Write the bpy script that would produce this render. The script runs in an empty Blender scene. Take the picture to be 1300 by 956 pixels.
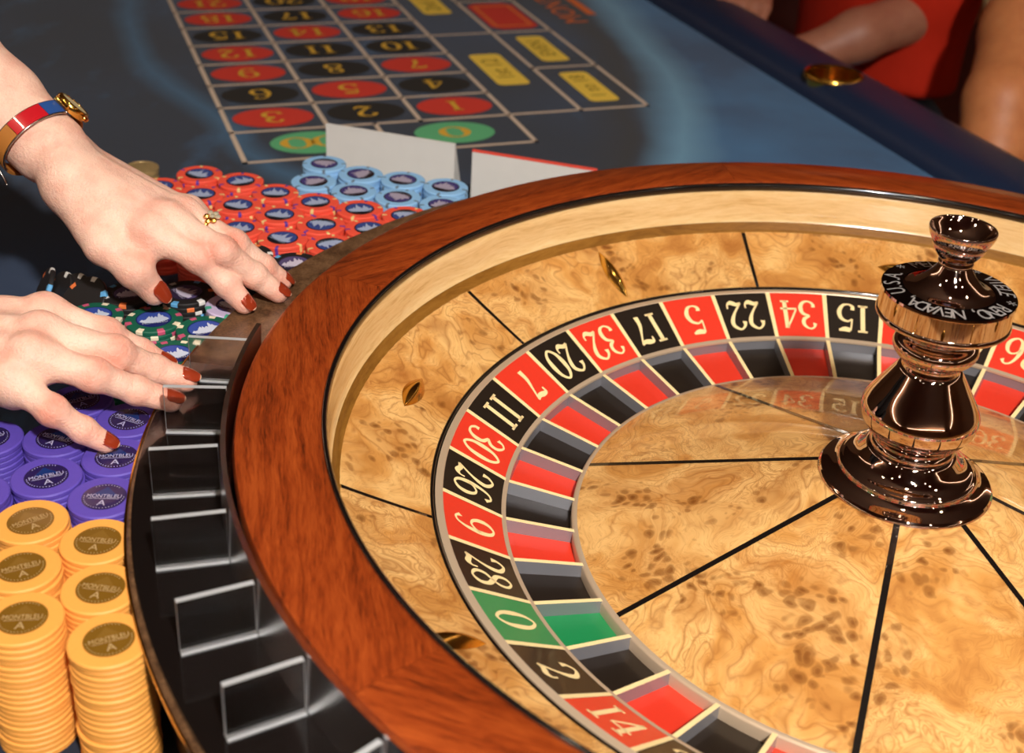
import bpy, bmesh, math, random
import numpy as np
from mathutils import Vector, Matrix, Euler

random.seed(7)
rng = np.random.default_rng(7)
scene = bpy.context.scene
COL = scene.collection
PI = math.pi

# ------------------------------------------------------------------ camera
U = 0.286                                    # metres per unit of number-ring radius
CAM = np.array([-0.24840, -0.67742, 0.46920])
ROT = np.array([[0.99817218, -0.06043423, 0.0],
                [0.02916323, 0.48167931, -0.87586218],
                [0.05293206, 0.87426126, 0.48256134]])
FPX, PCX, PCY = 1657.66, 650.0, 433.5
cd = bpy.data.cameras.new('camera'); cam = bpy.data.objects.new('camera', cd); COL.objects.link(cam)
cd.sensor_width = 36.0; cd.lens = FPX / 1300 * 36.0
cd.shift_y = -(478 - PCY) / 1300.0
cd.clip_start = 0.02; cd.clip_end = 50
M4 = Matrix([list(ROT[i]) + [CAM[i]] for i in range(3)] + [[0, 0, 0, 1]])
cam.matrix_world = M4
cd.dof.use_dof = True; cd.dof.focus_distance = 0.84; cd.dof.aperture_fstop = 8.5
scene.camera = cam

def ray(x, y):
    return ROT @ np.array([(x - PCX) / FPX, -(y - PCY) / FPX, -1.0])
def at(x, y, z):                              # sight line through (x, y) met with the level plane z
    r = ray(x, y); return CAM + r * ((z - CAM[2]) / r[2])
def dp(x, y, t): return CAM + t * ray(x, y)

# ------------------------------------------------------------------ world, light, exposure
w = bpy.data.worlds.new('world'); scene.world = w; w.use_nodes = True
w.node_tree.nodes['Background'].inputs[0].default_value = (0.95, 0.80, 0.66, 1)
w.node_tree.nodes['Background'].inputs[1].default_value = 0.30
vs = scene.view_settings
vs.view_transform = 'Standard'; vs.look = 'None'; vs.gamma = 1.0; vs.use_curve_mapping = False
vs.exposure = 0.0

def area_light(name, loc, target, size, energy, color):
    d = bpy.data.lights.new(name, 'AREA'); d.shape = 'DISK'; d.size = size; d.energy = energy; d.color = color
    o = bpy.data.objects.new(name, d); COL.objects.link(o); o.location = loc
    o.rotation_euler = (Vector(target) - Vector(loc)).to_track_quat('-Z', 'Y').to_euler()
    return o
# the photographer's flash, held just above and right of the lens
area_light('flash_light', (0.10, -1.25, 1.35), (-0.12, 0.25, 0.0), 0.10, 44.0, (1.0, 0.96, 0.91))

# ------------------------------------------------------------------ helpers
FZ = -0.045                                   # felt
FLOOR = FZ - 0.76
CEIL = 2.1

def tag(o, label=None, cat=None, group=None, kind=None):
    if label: o['label'] = label
    if cat: o['category'] = cat
    if group: o['group'] = group
    if kind: o['kind'] = kind
    return o
def empty(name, loc=(0, 0, 0), rz=0.0, parent=None):
    o = bpy.data.objects.new(name, None); COL.objects.link(o); o.location = loc; o.rotation_euler = (0, 0, rz)
    o.empty_display_size = 0.01
    if parent: o.parent = parent
    return o
def mesh(name, v, f, mats, smooth=False, mi=None):
    me = bpy.data.meshes.new(name)
    me.from_pydata([tuple(map(float, p)) for p in v], [], [tuple(map(int, q)) for q in f])
    for m in (mats if isinstance(mats, (list, tuple)) else [mats]): me.materials.append(m)
    if mi is not None: me.polygons.foreach_set('material_index', np.array(mi, dtype=np.int32))
    if smooth: me.polygons.foreach_set('use_smooth', np.ones(len(me.polygons), dtype=bool))
    me.update()
    return me
def link(name, me, parent=None, loc=(0, 0, 0), rot=(0, 0, 0)):
    o = bpy.data.objects.new(name, me); COL.objects.link(o)
    if parent: o.parent = parent
    o.location = loc; o.rotation_euler = rot
    return o
def obj(name, v, f, mats, parent=None, smooth=False, mi=None, loc=(0, 0, 0), rot=(0, 0, 0)):
    return link(name, mesh(name, v, f, mats, smooth, mi), parent, loc, rot)
def autosmooth(me, deg=35):
    me.polygons.foreach_set('use_smooth', np.ones(len(me.polygons), dtype=bool))
    try: me.set_sharp_from_angle(angle=math.radians(deg))
    except Exception: pass
def lathe(prof, n=96, a0=0.0, a1=2 * PI, caps=False):
    full = abs(a1 - a0 - 2 * PI) < 1e-6
    m = n if full else n + 1
    v = []; f = []
    for i in range(m):
        a = a0 + (a1 - a0) * i / n
        for r, z in prof: v.append((r * math.cos(a), r * math.sin(a), z))
    k = len(prof)
    for i in range(n):
        j = (i + 1) % m
        for q in range(k - 1):
            f.append((i * k + q, j * k + q, j * k + q + 1, i * k + q + 1))
    if caps and not full:
        f.append(tuple(range(k - 1, -1, -1))); f.append(tuple(n * k + q for q in range(k)))
    return v, f
def closed(prof): return list(prof) + [prof[0]]
def boxv(x0, x1, y0, y1, z0, z1):
    v = [(x, y, z) for z in (z0, z1) for y in (y0, y1) for x in (x0, x1)]
    f = [(0, 2, 3, 1), (4, 5, 7, 6), (0, 1, 5, 4), (2, 6, 7, 3), (0, 4, 6, 2), (1, 3, 7, 5)]
    return v, f
def bevel_mesh(me, w, seg=2):
    bm = bmesh.new(); bm.from_mesh(me)
    bmesh.ops.bevel(bm, geom=list(bm.edges), offset=w, segments=seg, profile=0.7, affect='EDGES', clamp_overlap=True)
    bm.to_mesh(me); bm.free(); autosmooth(me, 40)
    return me
def tube(pts, rad, n=12, mats=None, closed_loop=False):
    pts = [Vector(p) for p in pts]; v = []; f = []; m = len(pts)
    rad = rad if isinstance(rad, (list, tuple)) else [rad] * m
    up = Vector((0, 0, 1))
    for i, p in enumerate(pts):
        a = pts[(i - 1) % m] if (closed_loop or i) else p
        b = pts[(i + 1) % m] if (closed_loop or i < m - 1) else p
        t = (b - a).normalized()
        s = t.cross(up)
        if s.length < 1e-4: s = t.cross(Vector((1, 0, 0)))
        s.normalize(); q = s.cross(t)
        for k in range(n):
            c = 2 * PI * k / n
            v.append(p + (s * math.cos(c) + q * math.sin(c)) * rad[i])
    for i in range(m if closed_loop else m - 1):
        j = (i + 1) % m
        for k in range(n):
            l = (k + 1) % n
            f.append((i * n + k, i * n + l, j * n + l, j * n + k))
    if not closed_loop:
        f.append(tuple(range(n))); f.append(tuple((m - 1) * n + k for k in range(n - 1, -1, -1)))
    return v, f

# ------------------------------------------------------------------ materials
def rgb(r, g, b):
    f = lambda c: (c / 255 / 12.92) if c / 255 <= 0.04045 else ((c / 255 + 0.055) / 1.055) ** 2.4
    return (f(r), f(g), f(b), 1.0)
class NT:
    def __init__(s, name):
        s.m = bpy.data.materials.new(name); s.m.use_nodes = True; s.t = s.m.node_tree
        s.b = s.t.nodes['Principled BSDF']
    def n(s, typ, out=0, **kw):
        nd = s.t.nodes.new('ShaderNode' + typ)
        for k, val in kw.items():
            if k.startswith('_'): setattr(nd, k[1:], val)
            else:
                key = k.replace('__', ' ')
                key = int(key[1:]) if key[0] == 'i' and key[1:].isdigit() else key
                s.set(nd.inputs[key], val)
        return nd.outputs[out]
    def set(s, inp, val):
        if isinstance(val, bpy.types.NodeSocket): s.t.links.new(val, inp)
        else: inp.default_value = val
    def math(s, op, a, b=0.0, c=0.0):
        nd = s.t.nodes.new('ShaderNodeMath'); nd.operation = op
        for i, val in enumerate((a, b, c)): s.set(nd.inputs[i], val)
        return nd.outputs[0]
    def vmath(s, op, a, b=(0, 0, 0)):
        nd = s.t.nodes.new('ShaderNodeVectorMath'); nd.operation = op
        s.set(nd.inputs[0], a); s.set(nd.inputs[1], b)
        return nd.outputs['Value' if op in ('LENGTH', 'DISTANCE', 'DOT_PRODUCT') else 'Vector']
    def mix(s, fac, a, b, blend='MIX'):
        nd = s.t.nodes.new('ShaderNodeMix'); nd.data_type = 'RGBA'; nd.blend_type = blend
        s.set(nd.inputs[0], fac); s.set(nd.inputs[6], a); s.set(nd.inputs[7], b)
        return nd.outputs[2]
    def ramp(s, fac, stops, interp='LINEAR'):
        nd = s.t.nodes.new('ShaderNodeValToRGB'); s.set(nd.inputs[0], fac)
        cr = nd.color_ramp; cr.interpolation = interp
        while len(cr.elements) < len(stops): cr.elements.new(0.5)
        for e, (p, c) in zip(cr.elements, stops):
            e.position = p; e.color = c if len(c) == 4 else (*c, 1)
        return nd.outputs[0]
    def fin(s, **kw):
        for k, val in kw.items(): s.set(s.b.inputs[k.replace('__', ' ')], val)
        return s.m
    def bump(s, h, strength=0.2, dist=0.001):
        s.set(s.b.inputs['Normal'], s.n('Bump', Strength=strength, Distance=dist, Height=h))
def plain(name, col, rough=0.5, metal=0.0, coat=0.0, spec=0.5, **kw):
    return NT(name).fin(Base__Color=col, Roughness=rough, Metallic=metal, Coat__Weight=coat, Specular__IOR__Level=spec, **kw)
def grainy(name, col, rough=0.5, amount=0.15, scale=400.0, bump=0.1, **kw):
    t = NT(name); tc = t.n('TexCoord', 3)
    nz = t.n('TexNoise', Vector=tc, Scale=scale, Detail=3.0)
    dark = tuple(c * (1 - amount) for c in col[:3]) + (1,); lite = tuple(min(1, c * (1 + amount)) for c in col[:3]) + (1,)
    t.bump(nz, bump, 0.0005)
    return t.fin(Base__Color=t.mix(nz, dark, lite), Roughness=rough, **kw)

def mat_burl():
    t = NT('burl_veneer')
    oc = t.n('TexCoord', 3); rnd = t.n('ObjectInfo', 5)
    off = t.n('CombineXYZ', X=t.math('MULTIPLY', rnd, 13.7), Y=t.math('MULTIPLY', rnd, 29.1), Z=t.math('MULTIPLY', rnd, 7.3))
    p = t.vmath('ADD', oc, off)
    w1 = t.n('TexNoise', 1, Vector=p, Scale=9.0, Detail=3.0, Roughness=0.55)
    pw = t.vmath('ADD', p, t.vmath('MULTIPLY', t.vmath('SUBTRACT', w1, (0.5, 0.5, 0.5)), (0.14, 0.14, 0.14)))
    w2 = t.n('TexNoise', 1, Vector=pw, Scale=30.0, Detail=2.0)
    pw2 = t.vmath('ADD', pw, t.vmath('MULTIPLY', t.vmath('SUBTRACT', w2, (0.5, 0.5, 0.5)), (0.03, 0.03, 0.03)))
    tone = t.n('TexNoise', Vector=pw, Scale=14.0, Detail=4.0, Roughness=0.6)
    base = t.ramp(tone, [(0.28, rgb(168, 104, 46)), (0.42, rgb(212, 152, 80)), (0.55, rgb(238, 190, 120)), (0.72, rgb(196, 132, 64))])
    # flowing contour lines
    ln = t.n('TexNoise', Vector=pw2, Scale=7.0, Detail=2.5, Roughness=0.5)
    band = t.math('ABSOLUTE', t.math('SUBTRACT', t.math('FRACT', t.math('MULTIPLY', ln, 34.0)), 0.5))
    line = t.ramp(band, [(0.0, (1, 1, 1)), (0.06, (0.55, 0.55, 0.55)), (0.20, (0, 0, 0))])
    lmask = t.ramp(t.n('TexNoise', Vector=p, Scale=11.0, Detail=2.0), [(0.36, (0.1, 0.1, 0.1)), (0.56, (1, 1, 1))])
    c1 = t.mix(t.math('MULTIPLY', t.math('MULTIPLY', line, lmask), 0.58), base, rgb(146, 84, 34))
    # tight fingerprint grain, strongest away from the contour lines
    lnb = t.n('TexNoise', Vector=pw2, Scale=13.0, Detail=3.5, Roughness=0.6)
    bandb = t.math('ABSOLUTE', t.math('SUBTRACT', t.math('FRACT', t.math('MULTIPLY', lnb, 70.0)), 0.5))
    lineb = t.ramp(bandb, [(0.0, (1, 1, 1)), (0.26, (0, 0, 0))])
    maskb = t.ramp(t.n('TexNoise', Vector=p, Scale=8.0, Detail=3.0), [(0.42, (0, 0, 0)), (0.60, (0.55,) * 3)])
    c1 = t.mix(t.math('MULTIPLY', lineb, maskb), c1, rgb(160, 100, 44))
    # fine fibres
    fz = t.n('TexNoise', Vector=t.vmath('MULTIPLY', pw2, (420.0, 150.0, 150.0)), Scale=1.0, Detail=3.0, Roughness=0.7)
    c2 = t.mix(t.ramp(fz, [(0.50, (0, 0, 0)), (0.72, (0.5, 0.5, 0.5))]), c1, rgb(168, 108, 52))
    # eyes: dark knots in clusters
    vd = t.n('TexVoronoi', 0, Vector=t.vmath('ADD', p, t.vmath('MULTIPLY', t.vmath('SUBTRACT', w2, (0.5, 0.5, 0.5)), (0.020, 0.020, 0.020))), Scale=125.0, Randomness=1.0)
    cl = t.ramp(t.n('TexNoise', Vector=p, Scale=20.0, Detail=2.0), [(0.49, (0, 0, 0)), (0.62, (1, 1, 1))])
    rad = t.math('MULTIPLY', cl, t.math('MULTIPLY_ADD', t.n('TexNoise', Vector=p, Scale=60.0), 1.05, 0.02))
    eye = t.ramp(t.math('DIVIDE', vd, t.math('MAXIMUM', rad, 0.02)), [(0.0, (1, 1, 1)), (0.38, (0.80,) * 3), (0.52, (0.60,) * 3), (0.66, (0.62,) * 3), (1.0, (0, 0, 0))])
    eye = t.math('MULTIPLY', eye, t.math('MULTIPLY', cl, 0.95))
    c3 = t.mix(t.math('MULTIPLY', cl, 0.40), c2, rgb(178, 116, 50))
    c4 = t.mix(eye, c3, rgb(116, 64, 20))
    return t.fin(Base__Color=c4, Roughness=0.32, Coat__Weight=0.75, Coat__Roughness=0.03, Specular__IOR__Level=0.3)
def mat_mahogany(name, dark, mid, lite, rough=0.3, coat=0.6, stretch=(60.0, 6.0, 60.0), warp=0.02):
    t = NT(name)
    oc = t.n('TexCoord', 3); rnd = t.n('ObjectInfo', 5)
    off = t.n('CombineXYZ', X=t.math('MULTIPLY', rnd, 3.7), Y=t.math('MULTIPLY', rnd, 9.1), Z=rnd)
    p = t.vmath('ADD', oc, off)
    wv = t.n('TexNoise', 1, Vector=p, Scale=12.0, Detail=2.0)
    pw = t.vmath('ADD', p, t.vmath('MULTIPLY', t.vmath('SUBTRACT', wv, (0.5, 0.5, 0.5)), (warp, warp, warp)))
    g1 = t.n('TexNoise', Vector=t.vmath('MULTIPLY', pw, stretch), Scale=1.0, Detail=5.0, Roughness=0.65)
    g2 = t.n('TexNoise', Vector=t.vmath('MULTIPLY', pw, tuple(4.5 * s for s in stretch)), Scale=1.5, Detail=3.0, Roughness=0.7)
    g = t.math('ADD', t.math('MULTIPLY', g1, 0.50), t.math('MULTIPLY', g2, 0.50))
    col = t.ramp(g, [(0.34, dark), (0.48, mid), (0.66, lite)])
    t.bump(g2, 0.05, 0.0004)
    return t.fin(Base__Color=col, Roughness=rough, Coat__Weight=coat, Coat__Roughness=0.12, Specular__IOR__Level=0.5 if coat > 0.3 else 0.15)
def mat_felt():
    t = NT('printed_felt')
    p = t.n('NewGeometry', 0)                                       # felt lies flat and still: world position
    wz = t.n('TexNoise', 1, Vector=p, Scale=3.0, Detail=3.0)
    pw = t.vmath('ADD', p, t.vmath('MULTIPLY', t.vmath('SUBTRACT', wz, (0.5, 0.5, 0.5)), (0.10, 0.10, 0.0)))
    dark = rgb(33, 41, 56); navy = rgb(38, 56, 84); blue = rgb(58, 108, 152); pale = rgb(108, 156, 184); brown = rgb(40, 38, 38)
    big = t.n('TexNoise', Vector=p, Scale=2.2, Detail=2.0)
    c = t.mix(t.ramp(big, [(0.42, (0, 0, 0)), (0.62, (1, 1, 1))]), dark, navy)
    # blue right-hand ground beyond the sweep
    flat = t.vmath('MULTIPLY', pw, (1, 1, 0))
    def arc(cx, cy): return t.vmath('DISTANCE', flat, (cx, cy, 0))
    d2 = arc(-2.2935, 0.8441)
    right = t.ramp(t.math('SUBTRACT', d2, 2.17), [(0.0, (0, 0, 0)), (0.06, (1, 1, 1))])
    ground = t.ramp(t.n('TexNoise', Vector=pw, Scale=5.0, Detail=3.0), [(0.30, rgb(42, 74, 110)), (0.66, blue)])
    c = t.mix(right, c, ground)
    # pale wisps inside the layout
    wis = t.n('TexNoise', Vector=t.vmath('MULTIPLY', pw, (9.0, 4.0, 1.0)), Scale=1.6, Detail=4.0, Roughness=0.65)
    c = t.mix(t.ramp(wis, [(0.56, (0, 0, 0)), (0.80, (0.45, 0.45, 0.45))]), c, blue)
    # dark stroke, then the pale sweep outside it
    k1 = t.math('ABSOLUTE', t.math('SUBTRACT', d2, 2.165))
    c = t.mix(t.ramp(k1, [(0.0, (0.85,) * 3), (0.055, (0, 0, 0))]), c, brown)
    k2 = t.math('ABSOLUTE', t.math('SUBTRACT', d2, 2.228))
    c = t.mix(t.ramp(k2, [(0.0, (0.8,) * 3), (0.05, (0, 0, 0))]), c, pale)
    # thin streak on the left
    k3 = t.math('ABSOLUTE', t.math('SUBTRACT', arc(0.7605, 1.6736), 1.668))
    c = t.mix(t.ramp(k3, [(0.0, (0.75,) * 3), (0.03, (0, 0, 0))]), c, rgb(58, 100, 134))
    wv = t.n('TexNoise', Vector=p, Scale=1400.0, Detail=2.0)
    c = t.mix(0.25, c, wv, 'OVERLAY')
    t.bump(wv, 0.25, 0.0006)
    return t.fin(Base__Color=c, Roughness=0.9, Specular__IOR__Level=0.15, Sheen__Weight=0.15)
def mat_skin(name, base, red, bump=0.35):
    t = NT(name)
    p = t.n('TexCoord', 3)
    at_ = t.n('Attribute', 2, _attribute_name='redness')
    n1 = t.n('TexNoise', Vector=p, Scale=55.0, Detail=4.0, Roughness=0.6)
    n2 = t.n('TexNoise', Vector=p, Scale=900.0, Detail=3.0)
    v = t.n('TexVoronoi', 0, Vector=p, Scale=1100.0, _feature='DISTANCE_TO_EDGE')
    f = t.math('ADD', t.math('MULTIPLY', at_, 0.75), t.ramp(n1, [(0.42, (0, 0, 0)), (0.70, (0.45,) * 3)]))
    c = t.mix(f, base, red)
    c = t.mix(t.ramp(n2, [(0.52, (0, 0, 0)), (0.80, (0.35,) * 3)]), c, red)
    v2 = t.n('TexVoronoi', 0, Vector=t.vmath('ADD', t.vmath('MULTIPLY', p, (1.0, 0.55, 1.0)), t.vmath('MULTIPLY', t.n('TexNoise', 1, Vector=p, Scale=160.0), (0.006, 0.006, 0.006))), Scale=330.0, _feature='DISTANCE_TO_EDGE')
    n3 = t.n('TexNoise', Vector=p, Scale=95.0, Detail=3.0, Roughness=0.6)
    hgt = t.math('ADD', t.math('ADD', t.math('MULTIPLY', v, 0.4), t.math('MULTIPLY', n2, 0.5)), t.math('ADD', t.math('MULTIPLY', t.math('MINIMUM', v2, 0.25), 1.3), t.math('MULTIPLY', n3, 2.2)))
    t.bump(hgt, bump, 0.0008)
    return t.fin(Base__Color=c, Roughness=0.48, Specular__IOR__Level=0.4, Subsurface__Weight=0.12,
                 Subsurface__Radius=(0.006, 0.002, 0.001), Subsurface__Scale=1.0)
def mat_cloth(name, col, scale=600.0, fold=0.0):
    t = NT(name); p = t.n('TexCoord', 3)
    n = t.n('TexNoise', Vector=p, Scale=scale, Detail=2.0)
    f = t.n('TexNoise', Vector=p, Scale=9.0, Detail=3.0)
    t.bump(t.math('ADD', t.math('MULTIPLY', n, 0.02), t.math('MULTIPLY', f, fold)), 0.6, 0.02)
    lo = tuple(c * 0.75 for c in col[:3]) + (1,)
    return t.fin(Base__Color=t.mix(n, lo, col), Roughness=0.85, Specular__IOR__Level=0.2)

M = {}
M['burl'] = mat_burl()
M['rim'] = mat_mahogany('mahogany', rgb(72, 25, 8), rgb(138, 54, 17), rgb(172, 78, 29), stretch=(150.0, 11.0, 150.0), warp=0.008)
M['ledge'] = mat_mahogany('dark_walnut', rgb(46, 30, 18), rgb(92, 64, 42), rgb(132, 98, 68), rough=0.35, coat=0.5, stretch=(90.0, 90.0, 25.0))
M['maple'] = mat_mahogany('pale_maple', rgb(206, 164, 104), rgb(226, 188, 130), rgb(236, 204, 150), rough=0.25, coat=0.8, stretch=(8.0, 8.0, 90.0))
M['track'] = mat_mahogany('ball_track_lacquer', rgb(110, 70, 22), rgb(134, 90, 32), rgb(150, 104, 42), rough=0.5, coat=0.0, stretch=(8.0, 8.0, 60.0))
M['black_gloss'] = plain('black_lacquer', rgb(18, 14, 13), 0.15, coat=0.8)
M['inlay'] = plain('ebony_inlay', rgb(20, 16, 14), 0.25, coat=0.7)
M['tile_red'] = grainy('red_enamel', rgb(226, 58, 38), 0.35, 0.04, 300, 0.02, Coat__Weight=0.3)
M['tile_black'] = grainy('black_enamel', rgb(34, 26, 20), 0.35, 0.1, 300, 0.02, Coat__Weight=0.3)
M['tile_green'] = grainy('green_enamel', rgb(30, 136, 78), 0.35, 0.05, 300, 0.02, Coat__Weight=0.3)
M['cream'] = grainy('cream_enamel', rgb(248, 222, 164), 0.4, 0.04, 300, 0.02)
M['silver'] = plain('brushed_silver', rgb(204, 180, 152), 0.42, 0.35)
M['chrome'] = plain('mirror_chrome', rgb(206, 186, 178), 0.035, 1.0)
M['gold'] = plain('polished_gold', rgb(226, 176, 84), 0.16, 1.0)
M['brass'] = plain('polished_brass', rgb(206, 160, 70), 0.18, 1.0)
M['acrylic'] = NT('clear_acrylic').fin(Base__Color=(0.93, 0.94, 0.95, 1), Roughness=0.08, Transmission__Weight=1.0, IOR=1.42)
M['acrylic_soft'] = NT('smoky_acrylic').fin(Base__Color=(0.80, 0.80, 0.82, 1), Roughness=0.25, Transmission__Weight=1.0, IOR=1.25, Specular__IOR__Level=0.15)
M['acrylic_edge'] = NT('frosted_acrylic_edge').fin(Base__Color=(0.85, 0.86, 0.88, 1), Roughness=0.5, Transmission__Weight=0.55, IOR=1.42)
M['felt'] = mat_felt()
M['line'] = grainy('layout_line_print', rgb(206, 184, 162), 0.85, 0.1, 900, 0.2)
M['p_red'] = grainy('layout_red_print', rgb(206, 54, 38), 0.85, 0.1, 900, 0.2)
M['p_black'] = grainy('layout_black_print', rgb(36, 32, 28), 0.85, 0.1, 900, 0.2)
M['p_green'] = grainy('layout_green_print', rgb(92, 172, 118), 0.85, 0.1, 900, 0.2)
M['p_yellow'] = grainy('layout_yellow_print', rgb(238, 200, 74), 0.85, 0.1, 900, 0.2)
M['p_gold'] = grainy('layout_gold_print', rgb(214, 166, 48), 0.85, 0.1, 900, 0.2)
M['p_orange'] = grainy('layout_orange_print', rgb(224, 112, 50), 0.85, 0.1, 900, 0.2)
M['p_olive'] = grainy('layout_olive_print', rgb(150, 116, 24), 0.85, 0.1, 900, 0.2)
M['vinyl'] = grainy('navy_vinyl', rgb(26, 40, 66), 0.42, 0.12, 500, 0.15)
M['card'] = grainy('white_card', rgb(222, 218, 212), 0.6, 0.04, 60, 0.02)
M['card_red'] = plain('red_card_edge', rgb(238, 84, 66), 0.5)
M['card_print'] = plain('faint_grey_print', rgb(206, 201, 194), 0.6)
M['skin'] = mat_skin('skin', rgb(246, 202, 180), rgb(222, 142, 120), 0.6)
M['skin_tan'] = mat_skin('tanned_skin', rgb(196, 124, 76), rgb(170, 96, 58), 0.2)
M['skin_pink'] = mat_skin('rosy_skin', rgb(160, 104, 80), rgb(138, 80, 62), 0.2)
M['nail'] = plain('copper_nail_polish', rgb(164, 58, 30), 0.18, 0.25, coat=1.0)
M['nail_tip'] = plain('pale_nail_tip', rgb(236, 190, 160), 0.3, coat=0.5)
M['red_cloth'] = mat_cloth('red_cloth', rgb(196, 40, 16), fold=0.6)
M['maroon_cloth'] = mat_cloth('maroon_cloth', rgb(120, 28, 16), fold=0.4)
M['beige_cloth'] = mat_cloth('beige_cloth', rgb(206, 178, 132), fold=0.3)
M['denim'] = mat_cloth('denim', rgb(92, 110, 140), fold=0.3)
M['black_cloth'] = mat_cloth('black_cloth', rgb(22, 20, 20), fold=0.3)
M['hair'] = mat_cloth('brown_hair', rgb(70, 44, 26), 200, 0.5)
M['carpet'] = grainy('casino_carpet', rgb(96, 34, 28), 0.95, 0.4, 30, 0.4)
M['plaster'] = grainy('warm_plaster', rgb(150, 112, 80), 0.8, 0.1, 20, 0.1)
M['ceiling'] = grainy('warm_ceiling', rgb(150, 122, 98), 0.8, 0.1, 20, 0.1)
M['tablewood'] = mat_mahogany('table_wood', rgb(40, 20, 10), rgb(70, 36, 20), rgb(96, 52, 30), stretch=(30.0, 30.0, 4.0))

# ------------------------------------------------------------------ setting
o = obj('floor', *boxv(-4, 4, -4, 5, FLOOR - 0.1, FLOOR), M['carpet']); tag(o, kind='structure')
o = obj('ceiling', *boxv(-4, 4, -4, 5, CEIL, CEIL + 0.1), M['ceiling']); tag(o, kind='structure')
for nm, b in (('wall_left', (-4.1, -4, -4, 5)), ('wall_right', (4, 4.1, -4, 5)), ('wall_back', (-4, 4, 5, 5.1)), ('wall_front', (-4, 4, -4.1, -4))):
    o = obj(nm, *boxv(*b, FLOOR, CEIL), M['plaster']); tag(o, kind='structure')

# unseen strips added for ambient fill and chrome reflections: left, right, behind the camera
fillM = NT('fill_glow').fin(Base__Color=(1, 0.9, 0.8, 1), Emission__Color=(1.0, 0.80, 0.60, 1), Emission__Strength=7.0)
for b, ph in (((-3.95, -3.85, -3.5, 4.5), 'left wall'), ((3.85, 3.95, -3.5, 4.5), 'right wall'), ((-3.5, 3.5, -3.95, -3.85), 'wall behind the camera')):
    e = empty('fill_strip', ((b[0] + b[1]) / 2, (b[2] + b[3]) / 2, CEIL - 0.16)); tag(e, 'long added warm fill light strip, unseen, high on the %s' % ph, 'lamp')
    hx, hy = (b[1] - b[0]) / 2, (b[3] - b[2]) / 2
    obj('fill_trough', *boxv(-hx, hx, -hy, hy, 0.0, 0.03), M['brass'], e); obj('fill_tube', *boxv(-hx * .8, hx * .8, -hy * .99, hy * .99, 0.03, 0.08), fillM, e)
# recessed downlights over the table
lampM = NT('lamp_glow').fin(Base__Color=(1, 0.9, 0.75, 1), Emission__Color=(1, 0.84, 0.62, 1), Emission__Strength=40.0)
dl_ring = mesh('trim_ring', *lathe(closed([(0.048, 0), (0.062, 0), (0.064, -0.006), (0.050, -0.010)]), 32), M['brass'], True)
dl_disc = mesh('lamp_glass', *lathe([(0.0005, -0.004), (0.048, -0.003)], 32), lampM, True)
spots = [(-1.3, -2.2), (0.0, -2.2), (1.3, -2.2), (-1.4, -1.3), (0.35, -1.4), (1.4, -1.3), (-1.4, -0.4), (0.05, -0.45), (1.4, -0.4)]
nmrow = ['nearest row', 'second row', 'far row']; nmcol = ['left', 'middle', 'right']
for i, (x, y) in enumerate(spots):
    e = empty('ceiling_downlight', (x, y, CEIL))
    tag(e, 'brass ringed ceiling downlight over the table, %s, %s one' % (nmrow[i // 3], nmcol[i % 3]), 'ceiling light', 'downlights over the table')
    link('trim_ring', dl_ring, e); link('lamp_glass', dl_disc, e)
    d = bpy.data.lights.new('downlight_bulb', 'SPOT'); d.energy = 16.0; d.spot_size = math.radians(95); d.spot_blend = 0.7
    d.color = (1.0, 0.80, 0.58); d.shadow_soft_size = 0.045
    s = bpy.data.objects.new('downlight_bulb', d); COL.objects.link(s); s.parent = e; s.location = (0, 0, -0.02)

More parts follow.
